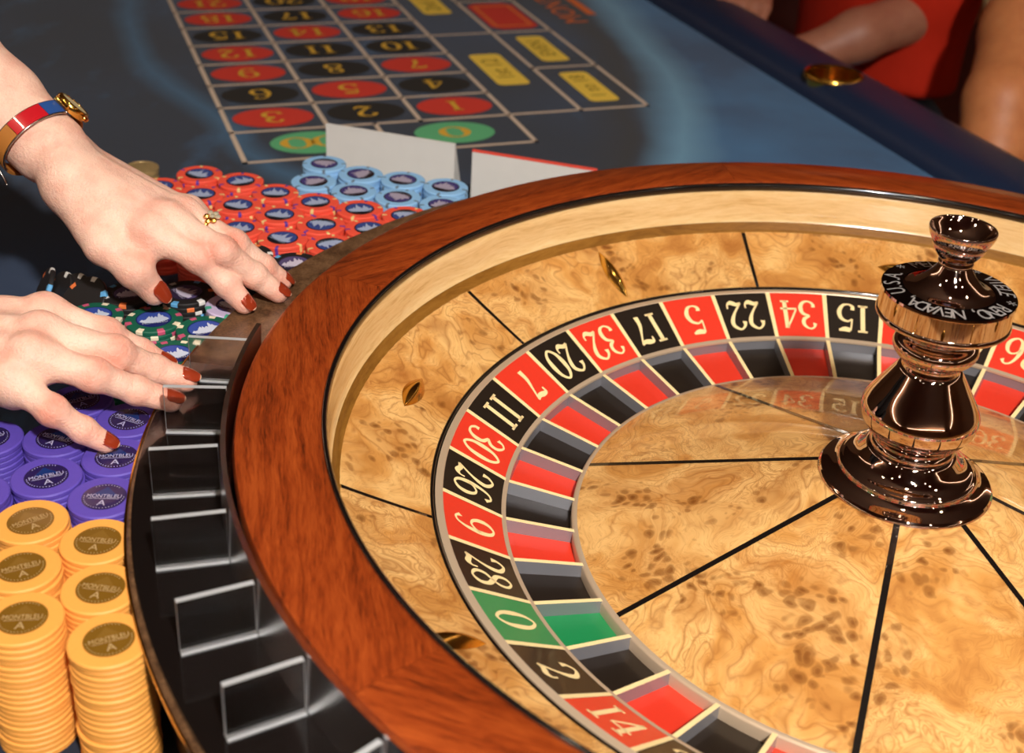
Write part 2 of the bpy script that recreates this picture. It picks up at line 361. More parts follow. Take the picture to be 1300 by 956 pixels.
# ------------------------------------------------------------------ flat glyphs with thick and thin strokes
def catmull(pts, n=8):
    P = [np.array(p, float) for p in pts]
    if len(P) == 2: return [P[0] + (P[1] - P[0]) * i / 2 for i in range(3)]
    cl = np.allclose(P[0][:2], P[-1][:2])
    out = []
    for i in range(len(P) - 1):
        p0 = P[i - 1] if i else (P[-2] if cl else 2 * P[0] - P[1])
        p3 = P[i + 2] if i + 2 < len(P) else (P[1] if cl else 2 * P[-1] - P[-2])
        p1, p2 = P[i], P[i + 1]
        for k in range(n):
            t = k / n
            out.append(0.5 * ((2 * p1) + (-p0 + p2) * t + (2 * p0 - 5 * p1 + 4 * p2 - p3) * t * t + (-p0 + 3 * p1 - 3 * p2 + p3) * t ** 3))
    out.append(P[-1]); return out
TH, TN = 0.15, 0.065
GLYPH = {
 '0': [[(.30, 1, TN), (.10, .82, .10), (.05, .5, TH), (.10, .18, .10), (.30, 0, TN), (.50, .18, .10), (.55, .5, TH), (.50, .82, .10), (.30, 1, TN)]],
 '1': [[(.30, 0, .14), (.30, 1, .14)], [(.13, .03, .06), (.47, .03, .06)], [(.13, .97, .06), (.30, .97, .06), (.47, .97, .06)]],
 '2': [[(.07, .72, .15), (.10, .88, .08), (.28, 1, .06), (.50, .86, .12), (.50, .66, .13), (.34, .38, .07), (.06, .05, .06)], [(.05, .05, .06), (.22, .10, .12), (.42, .03, .13), (.56, .10, .06), (.58, .24, .04)]],
 '3': [[(.08, .80, .13), (.14, .95, .06), (.30, 1, .05), (.48, .86, .11), (.46, .66, .11), (.24, .54, .05)], [(.24, .54, .05), (.48, .44, .11), (.54, .24, .14), (.44, .05, .09), (.24, 0, .05), (.08, .10, .09), (.07, .22, .13)]],
 '4': [[(.43, 0, .13), (.43, 1, .13)], [(.43, 1, .06), (.22, .65, .06), (.03, .30, .06)], [(.02, .29, .06), (.60, .29, .06)], [(.27, .02, .05), (.58, .02, .05)]],
 '5': [[(.14, .95, .13), (.34, .93, .15), (.54, .98, .06)], [(.13, .97, .05), (.10, .76, .05), (.08, .54, .05)], [(.08, .54, .05), (.24, .63, .06), (.46, .54, .11), (.54, .30, .14), (.42, .06, .09), (.22, 0, .05), (.07, .08, .10), (.07, .20, .13)]],
 '6': [[(.51, .86, .12), (.40, .99, .05), (.22, .94, .06), (.09, .70, .10), (.05, .38, .14), (.12, .10, .10), (.30, 0, .05), (.49, .12, .10), (.54, .32, .13), (.46, .52, .09), (.30, .59, .05), (.14, .50, .06), (.07, .36, .07)]],
 '7': [[(.05, .76, .05), (.08, .92, .09), (.26, .92, .15), (.42, .90, .12), (.57, .98, .05)], [(.56, .97, .05), (.40, .62, .07), (.28, .32, .12), (.27, .02, .16)]],
 '8': [[(.30, 1, .05), (.12, .90, .09), (.12, .68, .11), (.30, .54, .12), (.50, .38, .12), (.52, .14, .11), (.30, 0, .05), (.08, .14, .10), (.10, .36, .09), (.30, .52, .06), (.46, .68, .08), (.47, .88, .08), (.30, 1, .05)]],
}
GLYPH['9'] = [[(0.60 - x, 1 - y, w_) for x, y, w_ in s] for s in GLYPH['6']]
def glyph_geo(ch):
    v = []; f = []
    for s in GLYPH[ch]:
        P = catmull(s); b = len(v)
        for i, q in enumerate(P):
            a = P[max(i - 1, 0)]; c = P[min(i + 1, len(P) - 1)]
            t = (c - a)[:2]; t = t / (np.linalg.norm(t) + 1e-9); nrm = np.array([-t[1], t[0]]) * max(q[2] * 1.15, .06) / 2
            v.append((*(q[:2] + nrm), 0)); v.append((*(q[:2] - nrm), 0))
        for i in range(len(P) - 1):
            f.append((b + 2 * i, b + 2 * i + 1, b + 2 * i + 3, b + 2 * i + 2))
    return np.array(v), f
def word_geo(txt, sx, sy, gap=0.12):
    v = np.zeros((0, 3)); f = []; x = 0.0
    for ch in txt:
        a, b = glyph_geo(ch); wd = 0.6 if ch != '1' else 0.44
        a = a + [x - (0.0 if ch != '1' else 0.08), 0, 0]
        f += [tuple(i + len(v) for i in q) for q in b]; v = np.vstack([v, a]); x += wd + gap
    x -= gap
    v = (v - [x / 2, 0.5, 0]) * [sx, sy, 1]
    return v, f
_tx = {}
def text_geo(txt, size=1.0):
    if txt not in _tx:
        c = bpy.data.curves.new('t', 'FONT'); c.body = txt; c.align_x = 'CENTER'; c.align_y = 'CENTER'; c.resolution_u = 3
        o = bpy.data.objects.new('t', c); COL.objects.link(o)
        dg = bpy.context.evaluated_depsgraph_get(); me = bpy.data.meshes.new_from_object(o.evaluated_get(dg))
        _tx[txt] = (np.array([q.co[:] for q in me.vertices]) if len(me.vertices) else np.zeros((0, 3)), [tuple(p.vertices) for p in me.polygons])
        bpy.data.objects.remove(o); bpy.data.curves.remove(c); bpy.data.meshes.remove(me)
    v, f = _tx[txt]
    return v * size, list(f)
def disc_geo(rx, ry, n=40, z=0.0, c=(0, 0)):
    v = [(c[0] + rx * math.cos(2 * PI * i / n), c[1] + ry * math.sin(2 * PI * i / n), z) for i in range(n)]
    return v, [tuple(range(n))]
def rrect_geo(w_, h_, r, n=5, z=0.0):
    v = []
    for cx, cy, a in ((w_ / 2 - r, h_ / 2 - r, 0), (-w_ / 2 + r, h_ / 2 - r, 90), (-w_ / 2 + r, -h_ / 2 + r, 180), (w_ / 2 - r, -h_ / 2 + r, 270)):
        for i in range(n + 1):
            t = math.radians(a + 90 * i / n); v.append((cx + r * math.cos(t), cy + r * math.sin(t), z))
    return v, [tuple(range(len(v)))]

# ------------------------------------------------------------------ roulette table
D2 = np.array([-0.362, 0.932]); D2 = D2 / np.linalg.norm(D2)          # along the table, away from the wheel
A2 = np.array([D2[1], -D2[0]])                                         # towards the players' side
TROT = math.atan2(-A2[0] * 0 + A2[1], A2[0])                           # local x = A2, local y = D2
table = empty('roulette_table', (0, 0, FZ), TROT)
tag(table, 'roulette table with printed navy felt, padded rail and dark wooden wheel surround', 'table')
def tl(P): P = np.array(P[:2]); return np.array([P @ A2, P @ D2])      # world xy -> table xy
X0, X1, Y0, Y1 = -0.78, 0.445, -0.95, 1.95
felt = obj('felt', *boxv(X0, X1, Y0, Y1, -0.02, 0.0), M['felt'], table)
rail_in = float(np.mean([tl(at(1017, 120, FZ))[0], tl(at(1194, 230, FZ))[0], tl(at(840, 14, FZ))[0]]))
def rail_prof():
    pr = [(0, -0.03), (0, 0.0), (0.004, 0.012), (0.012, 0.021), (0.023, 0.0262), (0.038, 0.0275), (0.074, 0.0275), (0.090, 0.024), (0.100, 0.012), (0.104, -0.006), (0.102, -0.03)]
    return pr
rp = rail_prof(); v = []; f = []; NR = 60
for i in range(NR + 1):
    y = Y0 + (Y1 - Y0) * i / NR
    for x, z in rp: v.append((rail_in + x, y, z))
k = len(rp)
for i in range(NR):
    for q in range(k): f.append((i * k + q, i * k + (q + 1) % k, (i + 1) * k + (q + 1) % k, (i + 1) * k + q))
f.append(tuple(range(k - 1, -1, -1))); f.append(tuple(NR * k + q for q in range(k)))
rail = obj('armrest', v, f, M['vinyl'], table, True); autosmooth(rail.data, 60)
rail['label'] = 'padded navy vinyl armrest along the players side'
# dealer edge, skirt and legs
o = obj('edge_board', *boxv(X0 - 0.03, X0, Y0, Y1, -0.08, 0.004), M['tablewood'], table)
o = obj('edge_board', *boxv(X0 - 0.03, rail_in + 0.10, Y0 - 0.03, Y0, -0.08, 0.004), M['tablewood'], table)
o = obj('apron_box', *boxv(X0 + 0.04, X1 - 0.05, Y0 + 0.05, Y1 - 0.05, -0.20, -0.02), M['tablewood'], table)
for lx in (X0 + 0.15, X1 - 0.2):
    for ly in (Y0 + 0.2, Y1 - 0.2):
        vv, ff = lathe([(0.001, -0.76), (0.06, -0.76), (0.06, -0.70), (0.035, -0.66), (0.045, -0.4), (0.06, -0.25), (0.06, -0.2), (0.001, -0.2)], 24)
        o = obj('leg', vv, ff, M['tablewood'], table, True, loc=(lx, ly, 0)); autosmooth(o.data)
# brass cup holder let into the rail
cpos = tl(at(1058, 96, FZ + 0.026))
vv, ff = lathe([(0.001, -0.055), (0.028, -0.055), (0.031, -0.05), (0.0325, -0.004), (0.0335, 0.0025), (0.036, 0.004), (0.0385, 0.002), (0.039, -0.002), (0.034, -0.004), (0.033, -0.056), (0.001, -0.057)], 48)
cup = obj('cup_holder', vv, ff, M['brass'], table, True, loc=(min(cpos[0], rail_in + 0.064), cpos[1], 0.0265)); autosmooth(cup.data, 50)
ck = bpy.data.objects.new('cutter', mesh('cutter', *lathe([(0.0001, -0.2), (0.0336, -0.2), (0.0336, 0.2), (0.0001, 0.2)], 48), M['vinyl'])); COL.objects.link(ck)
ck.parent = table; ck.location = cup.location
bm_ = rail.modifiers.new('b', 'BOOLEAN'); bm_.operation = 'DIFFERENCE'; bm_.object = ck; bm_.solver = 'EXACT'
bpy.context.view_layer.update()
nm_ = bpy.data.meshes.new_from_object(rail.evaluated_get(bpy.context.evaluated_depsgraph_get()))
rail.modifiers.clear(); rail.data = nm_; nm_.name = 'armrest'; autosmooth(nm_, 50); bpy.data.objects.remove(ck)
cup['label'] = 'brass cup holder sunk into the rail'
# dark wooden surround ledge, concentric with the wheel
LZ = 0.125 * U; LR0, LR1 = 1.432 * U, 1.622 * U
prof = closed([(LR0, FZ), (LR0, LZ - 0.001), (LR0 + 0.001, LZ), (LR1 - 0.001, LZ), (LR1, LZ - 0.001), (LR1, LZ - 0.0034), (LR1 - 0.012, LZ - 0.0036), (LR1 - 0.012, FZ)])
vv, ff = lathe(prof, 160, math.radians(80) - TROT, math.radians(285) - TROT, True)
ledge = obj('wheel_surround', vv, ff, M['ledge'], table, loc=(0, 0, -FZ)); autosmooth(ledge.data, 40)
ledge['label'] = 'dark polished wooden ledge curving around the wheel'
vv, ff = lathe(closed([(LR1 + 0.0001, LZ - 0.0034), (LR1 + 0.0011, LZ - 0.0034), (LR1 + 0.0011, LZ - 0.0006), (LR1 + 0.0001, LZ - 0.0006)]), 160, math.radians(170) - TROT, math.radians(285) - TROT, True)
o = obj('edge_strip', vv, ff, M['gold'], table, loc=(0, 0, -FZ)); o['label'] = 'thin gold strip along the ledge edge'

# --- printed layout (flat print lying on the felt)
def lay(P): P = np.array(P); c = CAM[:2]; return tl(c + (P - c) * 0.9904)
l3 = lay((-0.5758, 0.7055)); R1 = lay((-0.2692, 0.8287))
cw = (R1[0] - l3[0]) / 3; ch = 0.0847 * 0.9904; x0 = l3[0]; y0 = (l3[1] + R1[1]) / 2; z0 = y0 - 0.092
dw = 0.0925; ow = 0.0890
PZ = 0.0006
lines = []
def bar(xa, ya, xb, yb, w_=0.0055):
    if abs(xa - xb) < 1e-6: lines.append((xa - w_ / 2, xa + w_ / 2, min(ya, yb) - w_ / 2, max(ya, yb) + w_ / 2))
    else: lines.append((min(xa, xb) - w_ / 2, max(xa, xb) + w_ / 2, ya - w_ / 2, ya + w_ / 2))
xe = x0 + 3 * cw; xd = xe + dw; xo = xd + ow; yt = y0 + 12 * ch
bar(x0, z0, x0, yt); bar(xe, z0, xe, yt); bar(xd, y0, xd, yt); bar(xo, y0, xo, yt)
for j in (1, 2): bar(x0 + j * cw, y0, x0 + j * cw, yt)
bar((x0 + xe) / 2, z0, (x0 + xe) / 2, y0); bar(x0, z0, xe, z0); bar(x0, y0, xo, y0)
for i in range(1, 13): bar(x0, y0 + i * ch, xe, y0 + i * ch)
for i in (4, 8, 12): bar(xe, y0 + i * ch, xd, y0 + i * ch)
for i in range(2, 13, 2): bar(xd, y0 + i * ch, xo, y0 + i * ch)
lm = {}
for a, b, c, d in lines:
    o = obj('layout_line', [(a, c, PZ), (b, c, PZ), (b, d, PZ), (a, d, PZ)], [(0, 1, 2, 3)], M['line'], felt)
REDS = {1, 3, 5, 7, 9, 12, 14, 16, 18, 19, 21, 23, 25, 27, 30, 32, 34, 36}
ovm = {c: mesh('number_oval', *disc_geo(cw * 0.425, ch * 0.385, 40), M['p_' + c]) for c in ('red', 'black')}
for num in range(1, 37):
    r, c = (num - 1) // 3, 2 - (num - 1) % 3
    cx, cy = x0 + (c + .5) * cw, y0 + (r + .5) * ch
    link('number_oval', ovm['red' if num in REDS else 'black'], felt, (cx, cy, PZ + 0.0002))
    gv, gf = word_geo(str(num), 0.040, 0.034, 0.12)
    obj('numeral', gv, gf, M['p_gold'], felt, loc=(cx, cy, PZ + 0.0006), rot=(0, 0, PI))
# column order: 3,6,9 lie on the dealer's side
gm = mesh('number_oval', *disc_geo(cw * 0.43, 0.034, 48), M['p_green'])
for i, txt in ((0, '00'), (1, '0')):
    cx, cy = x0 + (0.25 + 0.5 * i) * 3 * cw, (y0 + z0) / 2
    link('number_oval', gm, felt, (cx, cy, PZ + 0.0002))
    gv, gf = word_geo(txt, 0.056, 0.032, 0.02)
    obj('numeral', gv, gf, M['p_gold'], felt, loc=(cx, cy, PZ + 0.0006), rot=(0, 0, PI))
def pad(cx, cy, lx, ly, txt, size):
    link('bet_pad', mesh('bet_pad', *rrect_geo(lx, ly, 0.009), M['p_yellow']), felt, (cx, cy, PZ + 0.0002))
    gv, gf = text_geo(txt, size); obj('lettering', gv, gf, M['p_olive'], felt, loc=(cx, cy, PZ + 0.0006), rot=(0, 0, PI / 2))
for i, txt in enumerate(('1st 12', '2nd 12', '3rd 12')):
    pad(xe + dw / 2, y0 + (4 * i + 2.05) * ch, 0.044, 0.132, txt, 0.034)
for i, txt in ((0, '1 to 18'), (1, 'EVEN'), (4, 'ODD'), (5, '19 to 36')):
    pad(xd + ow / 2, y0 + (2 * i + 1.0) * ch, 0.040, 0.118, txt, 0.030)
for i, (m1) in ((2, 'p_red'), (3, 'p_black')):
    cx, cy = xd + ow / 2, y0 + (2 * i + 1) * ch
    link('colour_box', mesh('colour_box', [(-.036, -.058, 0), (-.022, -.070, 0), (.022, -.070, 0), (.036, -.058, 0), (.036, .058, 0), (.022, .070, 0), (-.022, .070, 0), (-.036, .058, 0)], [tuple(range(8))], M['p_red'] if i == 2 else M['p_black']), felt, (cx, cy, PZ + 0.0002))
    link('colour_box_border', mesh('colour_box_border', [(-.029, -.056, 0), (.029, -.056, 0), (.029, .056, 0), (-.029, .056, 0), (-.024, -.050, 0), (.024, -.050, 0), (.024, .050, 0), (-.024, .050, 0)], [(0, 1, 5, 4), (1, 2, 6, 5), (2, 3, 7, 6), (3, 0, 4, 7)], M['p_orange']), felt, (cx, cy, PZ + 0.0005))
gv, gf = text_geo('MONTBLEU', 0.052)
tw = gv[:, 0].max() - gv[:, 0].min()
s0 = tl(at(738, 29, FZ))
obj('lettering', gv, gf, M['p_orange'], felt, loc=(s0[0] - 0.004, s0[1] + tw / 2, PZ + 0.0004), rot=(0, 0, PI / 2))
s0 = tl(at(752, 19, FZ))
obj('layout_line', [(-.007, 0, 0), (.007, 0, 0), (.007, .34, 0), (-.007, .34, 0)], [(0, 1, 2, 3)], M['p_orange'], felt, loc=(s0[0], s0[1], PZ))

# ------------------------------------------------------------------ roulette wheel bowl (stays still)
bowl = empty('roulette_wheel_bowl', (0, 0, FZ)); bz = -FZ
tag(bowl, 'round mahogany roulette wheel bowl with maple ball track and burl apron', 'wheel bowl')
SEG = math.radians(60)
def up(pr): return [(r * U, h * U) for r, h in pr]
rimp = up([(1.25, .10), (1.395, FZ / U), (1.402, 0.0), (1.412, 0.12), (1.420, .195), (1.4215, .222), (1.417, .234), (1.406, .2385), (1.33, .240), (1.262, .2375), (1.252, .234), (1.248, .226), (1.247, .20), (1.25, .10)])
rv, rf = lathe(rimp, 40, -SEG / 2 + 0.0004, SEG / 2 - 0.0004, True)
rim_me = mesh('rim_segment', rv, rf, M['rim']); autosmooth(rim_me, 45)
for i in range(6): link('rim_segment', rim_me, bowl, (0, 0, bz), (0, 0, math.radians(131 + 60 * i)))
o = obj('rim_bead', *lathe(up([(1.251, .228), (1.250, .235), (1.245, .2365), (1.2395, .232), (1.2385, .222), (1.241, .214), (1.2475, .212)]), 192), M['black_gloss'], bowl, True, loc=(0, 0, bz))
o = obj('track_wall', *lathe(up([(1.247, .216), (1.243, .212), (1.241, .19), (1.239, .15), (1.2365, .125), (1.232, .118)]), 192), M['maple'], bowl, True, loc=(0, 0, bz))
o = obj('ball_track', *lathe(up([(1.235, .1185), (1.229, .112), (1.226, .104), (1.2225, .098), (1.2175, .0935), (1.212, .090)]), 192), M['track'], bowl, True, loc=(0, 0, bz))
ap = up([(1.218, .0935), (1.17, .070), (1.12, .0465), (1.07, .0235), (1.026, .0035), (1.024, -.03)])
A8 = math.radians(45)
av, af = lathe(ap, 24, -A8 / 2 + 0.0047, A8 / 2 - 0.0047)
apm = mesh('apron_panel', av, af, M['burl'], True); autosmooth(apm, 50)
sv, sf = lathe([(r, z - 0.0001) for r, z in ap], 2, -0.0048, 0.0048)
apl = mesh('inlay_strip', sv, sf, M['inlay'], True)
for i in range(8):
    link('apron_panel', apm, bowl, (0, 0, bz), (0, 0, math.radians(99.7 + 22.5 + 45 * i)))
    link('inlay_strip', apl, bowl, (0, 0, bz), (0, 0, math.radians(99.7 + 45 * i)))
o = obj('apron_lip', *lathe(up([(1.0275, .0045), (1.0262, .0060), (1.0205, .0045), (1.0195, .0), (1.0195, -.03)]), 192), M['black_gloss'], bowl, True, loc=(0, 0, bz))
o = obj('bowl_floor', *lathe(up([(0.02, -.1555), (1.38, -.1555), (1.38, -.152), (1.026, -.150), (1.026, -.03)]), 96), M['tablewood'], bowl, False, loc=(0, 0, bz))
# ball deflectors: pointed boat shapes, alternately radial and along the track
L_, W_, H_ = 0.0265, 0.0066, 0.0058
dv = []; df = []; ND, MD = 14, 8
for i in range(ND + 1):
    t = -1 + 2 * i / ND; hw = W_ * (1 - abs(t) ** 2.0); 
    for j in range(MD + 1):
        s_ = -1 + 2 * j / MD
        dv.append((t * L_, s_ * max(hw, 1e-5), H_ * (1 - t * t) * (1 - abs(s_) ** 1.6) + 0.0002))
for i in range(ND):
    for j in range(MD):
        a = i * (MD + 1) + j; df.append((a, a + MD + 1, a + MD + 2, a + 1))
dfm = mesh('ball_deflector', dv, df, M['gold'], True)
sl = math.atan2((.0935 - .0035), (1.218 - 1.026))
for i in range(8):
    a = math.radians(122.2 + 45 * i)
    o = link('ball_deflector', dfm, bowl)
    radial = (i % 2 == 0)
    ex = Vector((math.cos(a) * math.cos(sl), math.sin(a) * math.cos(sl), math.sin(sl))); ey = Vector((-math.sin(a), math.cos(a), 0)); ez = ex.cross(ey)
    if not radial: ex, ey = ey, -ex
    Mx = Matrix((ex, ey, ez)).transposed().to_4x4()
    sc = 0.93 if radial else 0.72
    Mx = Matrix.Translation((1.12 * U * math.cos(a), 1.12 * U * math.sin(a), .0475 * U + bz)) @ Mx @ Matrix.Diagonal((sc, sc if radial else sc * 1.5, 1, 1))
    o.matrix_local = Mx

# ------------------------------------------------------------------ wheel head (the spinning rotor)
rotor = empty('roulette_rotor', (0, 0, FZ))
tag(rotor, 'spinning roulette wheel head with numbered pockets, burl cone and chrome turret', 'wheel head')
SEQ = ['0', '28', '9', '26', '30', '11', '7', '20', '32', '17', '5', '22', '34', '15', '3', '24', '36', '13', '1', '00', '27', '10', '25', '29', '12', '8', '19', '31', '18', '6', '21', '33', '16', '4', '23', '35', '14', '2']
PH = 3.7044; ST = 2 * PI / 38
o = obj('outer_ring', *lathe(up([(1.018, -.03), (1.018, -.004), (1.0165, .0015), (1.001, .0020), (0.9995, -.0005)]), 228), M['silver'], rotor, True, loc=(0, 0, bz)); autosmooth(o.data, 50)
TO, TI = (1.0, -.001), (.866, -.0722)
hs = 0.0056
tv, tf = lathe(up([TO, TI]), 6, -ST / 2 + hs, ST / 2 - hs)
tm = {c: mesh('number_tile', tv, tf, M['tile_' + c], True) for c in ('red', 'black', 'green')}
# pocket: back wall, floor and the two side walls take the pocket colour under a metal lip
PF0, PF1 = (.862, -.106), (.709, -.134)
pf_v, pf_f = lathe(up([PF0, PF1]), 5, -ST / 2 + 0.006, ST / 2 - 0.006)
pfm = {c: mesh('pocket_floor', pf_v, pf_f, M['tile_' + c], True) for c in ('red', 'black', 'green')}
pw_v, pw_f = lathe(up([(.8625, -.0755), PF0]), 5, -ST / 2 + 0.005, ST / 2 - 0.005)
wallM = plain('pocket_wall_metal', rgb(150, 150, 156), 0.25, 0.45, spec=0.8)
pwm = mesh('pocket_wall', pw_v, pw_f, wallM, True)
sep_v, sep_f = lathe(up([TO, TI]), 1, -hs - .0006, hs + .0006)
sep_me = mesh('tile_divider', [(x, y, z + 0.0003) for x, y, z in sep_v], sep_f, M['cream'])
# fret: upright metal plate between pockets, pale top edge
fr0, fr1 = .868 * U, .7065 * U
def fz(r): return ((-.0725) + (r / U - .866) * (-.104 + .0725) / (.708 - .866)) * U
ft = 0.0015
fv = []
for r, zb in ((fr0, -.125 * U), (fr1, -.150 * U)):
    for y in (-ft, ft): fv += [(r, y, zb), (r, y, fz(r))]
fret_me = mesh('fret', fv, [(0, 4, 5, 1), (2, 3, 7, 6), (1, 5, 7, 3), (0, 1, 3, 2), (4, 6, 7, 5)], [wallM, M['cream']], False, [0, 0, 1, 0, 0])
for i, s in enumerate(SEQ):
    a = PH - (i + 0.5) * ST
    num = 0 if s in ('0', '00') else int(s)
    c = 'green' if num == 0 else ('red' if num in REDS else 'black')
    tile = link('number_tile', tm[c], rotor, (0, 0, bz), (0, 0, a))
    link('pocket_floor', pfm[c], rotor, (0, 0, bz), (0, 0, a))
    link('pocket_wall', pwm, rotor, (0, 0, bz), (0, 0, a))
    link('tile_divider', sep_me, rotor, (0, 0, bz), (0, 0, PH - i * ST))
    link('fret', fret_me, rotor, (0, 0, bz), (0, 0, PH - i * ST))
    # numeral, feet towards the hub; laid on the sloping tile
    gv, gf = word_geo(s, 0.0225 if len(s) > 1 else 0.0240, 0.0265, 0.08)
    rm = .934; slope = math.atan2((TO[1] - TI[1]), (TO[0] - TI[0]))
    out = []
    for x, y, z in gv:
        r = rm * U - y * math.cos(slope); out.append((r, x, (TI[1] + (r / U - TI[0]) * (TO[1] - TI[1]) / (TO[0] - TI[0])) * U + 0.0003))
    me = mesh('numeral', out, gf, M['cream'])
    link('numeral', me, tile)
o = obj('pocket_rim', *lathe(up([(.870, -.0698), (.8665, -.0704), (.860, -.0735), (.860, -.079)]), 228), M['silver'], rotor, True, loc=(0, 0, bz)); autosmooth(o.data, 40)
o = obj('cone_ring', *lathe(up([(.7125, -.150), (.7125, -.108), (.710, -.1045), (.704, -.1028), (.698, -.1030)]), 228), M['silver'], rotor, True, loc=(0, 0, bz)); autosmooth(o.data, 40)
def coneh(r): return -.103 + (.700 - r) / (.700 - .17) * (.164)
cp = up([(r, coneh(r)) for r in np.linspace(.700, .12, 12)])
cv, cf = lathe(cp, 24, -A8 / 2 + 0.0, A8 / 2 - 0.0)
cpm = mesh('cone_panel', cv, cf, M['burl'], True)
lw = 0.0019
lv = []; lf = []
for r, z in cp:
    for y in (-lw, lw): lv.append((r, y, z + 0.00025))
for i in range(len(cp) - 1): lf.append((2 * i, 2 * i + 1, 2 * i + 3, 2 * i + 2))
clm = mesh('inlay_strip', lv, lf, M['inlay'], True)
for i in range(8):
    link('cone_panel', cpm, rotor, (0, 0, bz), (0, 0, math.radians(162.3 + 22.5 + 45 * i)))
    link('inlay_strip', clm, rotor, (0, 0, bz), (0, 0, math.radians(162.3 + 45 * i)))
def turned(name, pr, label=None, parent=rotor, mat='chrome'):
    v_, f_ = lathe(up(pr), 96); o_ = obj(name, v_, f_, M[mat], parent, True, loc=(0, 0, bz)); autosmooth(o_.data, 40)
    if label: o_['label'] = label
    return o_
def bez(pts, n=6): return [tuple(q) for q in catmull(pts, n)]
turned('turret_base', bez([(.168, .050), (.1825, .054), (.185, .060), (.180, .067)], 4) + bez([(.180, .0665), (.160, .074), (.148, .082)], 4) + bez([(.147, .083), (.146, .093), (.138, .098)], 4) + bez([(.137, .099), (.124, .104), (.112, .113), (.102, .126), (.094, .138)], 4) + [(.088, .141)], 'stepped chrome turret base')
turned('turret_body', bez([(.080, .138), (.088, .142), (.090, .150), (.086, .157)], 4) + bez([(.085, .158), (.098, .178), (.1150, .200), (.1215, .222), (.1215, .238), (.112, .258), (.086, .300), (.064, .336)], 6) + bez([(.060, .338), (.058, .348), (.064, .356)], 4), 'chrome vase shaped turret body')
turned('turret_ring', bez([(.060, .352), (.068, .357), (.082, .372), (.087, .386), (.082, .398), (.070, .406), (.066, .414), (.078, .424), (.082, .430)], 5), 'chrome collar under the turret disc')
disc = turned('turret_disc', bez([(.060, .428), (.084, .432), (.110, .442), (.128, .448), (.1345, .455), (.1325, .462)], 4) + [(.1315, .463), (.1305, .505), (.1335, .508), (.1325, .513), (.088, .5165)] + bez([(.088, .5165), (.070, .524), (.048, .545), (.030, .572)], 5), 'chrome turret disc engraved around its top')
turned('turret_finial', bez([(.020, .566), (.032, .570), (.035, .576), (.033, .583)], 4) + bez([(.033, .583), (.042, .594), (.050, .606), (.053, .616), (.0505, .619)], 4) + bez([(.050, .6195), (.058, .625), (.0645, .640), (.0655, .648), (.063, .650), (.056, .640), (.038, .622), (.014, .614), (.001, .613)], 5), 'chrome cup shaped finial')
o = obj('engraved_band', *lathe(up([(.1328, .5128), (.0905, .5168)]), 96), plain('dark_engraving_ground', rgb(38, 26, 24), 0.12, 0.9), disc, True)
for p_ in o.data.vertices: p_.co.z += 0.0002
txt = 'RENO, NEVADA, U.S.A. * MEL IN * VIELE * '
v_all = np.zeros((0, 3)); f_all = []
for i, chx in enumerate(txt):
    if chx == ' ': continue
    gv, gf = text_geo(chx, 0.0136); gv = gv * [0.8, 1, 1]
    a = math.radians(318 - 360 * i / len(txt)); r0 = 0.1115 * U
    rr = r0 + gv[:, 1]; xx = gv[:, 0]
    ca, sa = math.cos(a), math.sin(a)
    px_ = rr * ca + xx * sa; py_ = rr * sa - xx * ca
    zz = np.full(len(gv), .5150 * U + 0.0006) - (gv[:, 1] / U) * 0.095 * U
    f_all += [tuple(q + len(v_all) for q in ff_) for ff_ in gf]; v_all = np.vstack([v_all, np.c_[px_, py_, zz]])
o = obj('engraved_lettering', v_all, f_all, plain('white_engraving_fill', rgb(176, 170, 166), 0.35, 0.4), disc)
# ------------------------------------------------------------------ acrylic marker rack standing on the ledge
rack = empty('chip_marker_rack', (0, 0, FZ)); rz = -FZ
tag(rack, 'curved clear acrylic marker rack with upright dividers beside the wheel', 'rack')
BZ = LZ + 0.0002; BT = 0.003
_b = at(262, 466, LZ); RA0, RA1 = math.atan2(_b[1], _b[0]), math.radians(262)
vv, ff = lathe(closed([(1.437 * U, BZ), (1.437 * U, BZ + BT), (1.612 * U, BZ + BT), (1.612 * U, BZ)]), 90, RA0, RA1, True)
o = obj('base_plate', vv, ff, M['black_gloss'], rack, loc=(0, 0, rz)); autosmooth(o.data, 40); o['label'] = 'glossy black base strip'
FT = BZ + BT
_c = at(317, 409, FT + 0.034); _w = math.atan2(_c[1], _c[0])
vv, ff = lathe(closed([(1.437 * U, FT), (1.4325 * U, FT + 0.034), (1.4425 * U, FT + 0.034), (1.447 * U, FT)]), 90, _w, RA1, True)
o = obj('back_wall', vv, ff, M['acrylic_soft'], rack, loc=(0, 0, rz)); autosmooth(o.data, 40)
for (xa, ya), (xb, yb) in (((232, 426), (301, 430)), ((203.5, 490), (282, 491.5)), ((187, 570), (280, 565)), ((191, 658.6), (297.7, 647)), ((223, 762.6), (338.7, 734.7)), ((295, 864), (397, 831)), ((415, 985), (500, 930))):
    zt = FT + 0.031
    a = at(xa, ya, zt); b = at(xb, yb, zt)
    am = math.atan2(a[1] + b[1], a[0] + b[0])
    d = b[:2] - a[:2]; d /= np.linalg.norm(d)
    # each divider spans from the outer edge to the back wall, along its own slight skew
    Pm = np.array([math.cos(am), math.sin(am)]) * 1.511 * U
    h = 0.5 * (1.575 - 1.448) * U / max(0.6, abs(d @ np.array([math.cos(am), math.sin(am)])))
    v_, f_ = boxv(-h, h, -0.0016, 0.0016, 0, 0.031)
    me = mesh('divider', v_, f_, [M['acrylic'], M['acrylic_edge']], False, [1, 1, 0, 0, 1, 1])
    dvd = link('divider', me, rack, (Pm[0], Pm[1], FT + rz), (0, 0, math.atan2(d[1], d[0])))
    v_, f_ = boxv(-h, h, -0.0030, 0.0022, 0.0, 0.0009); obj('glue_seam', v_, f_, M['acrylic_edge'], dvd)

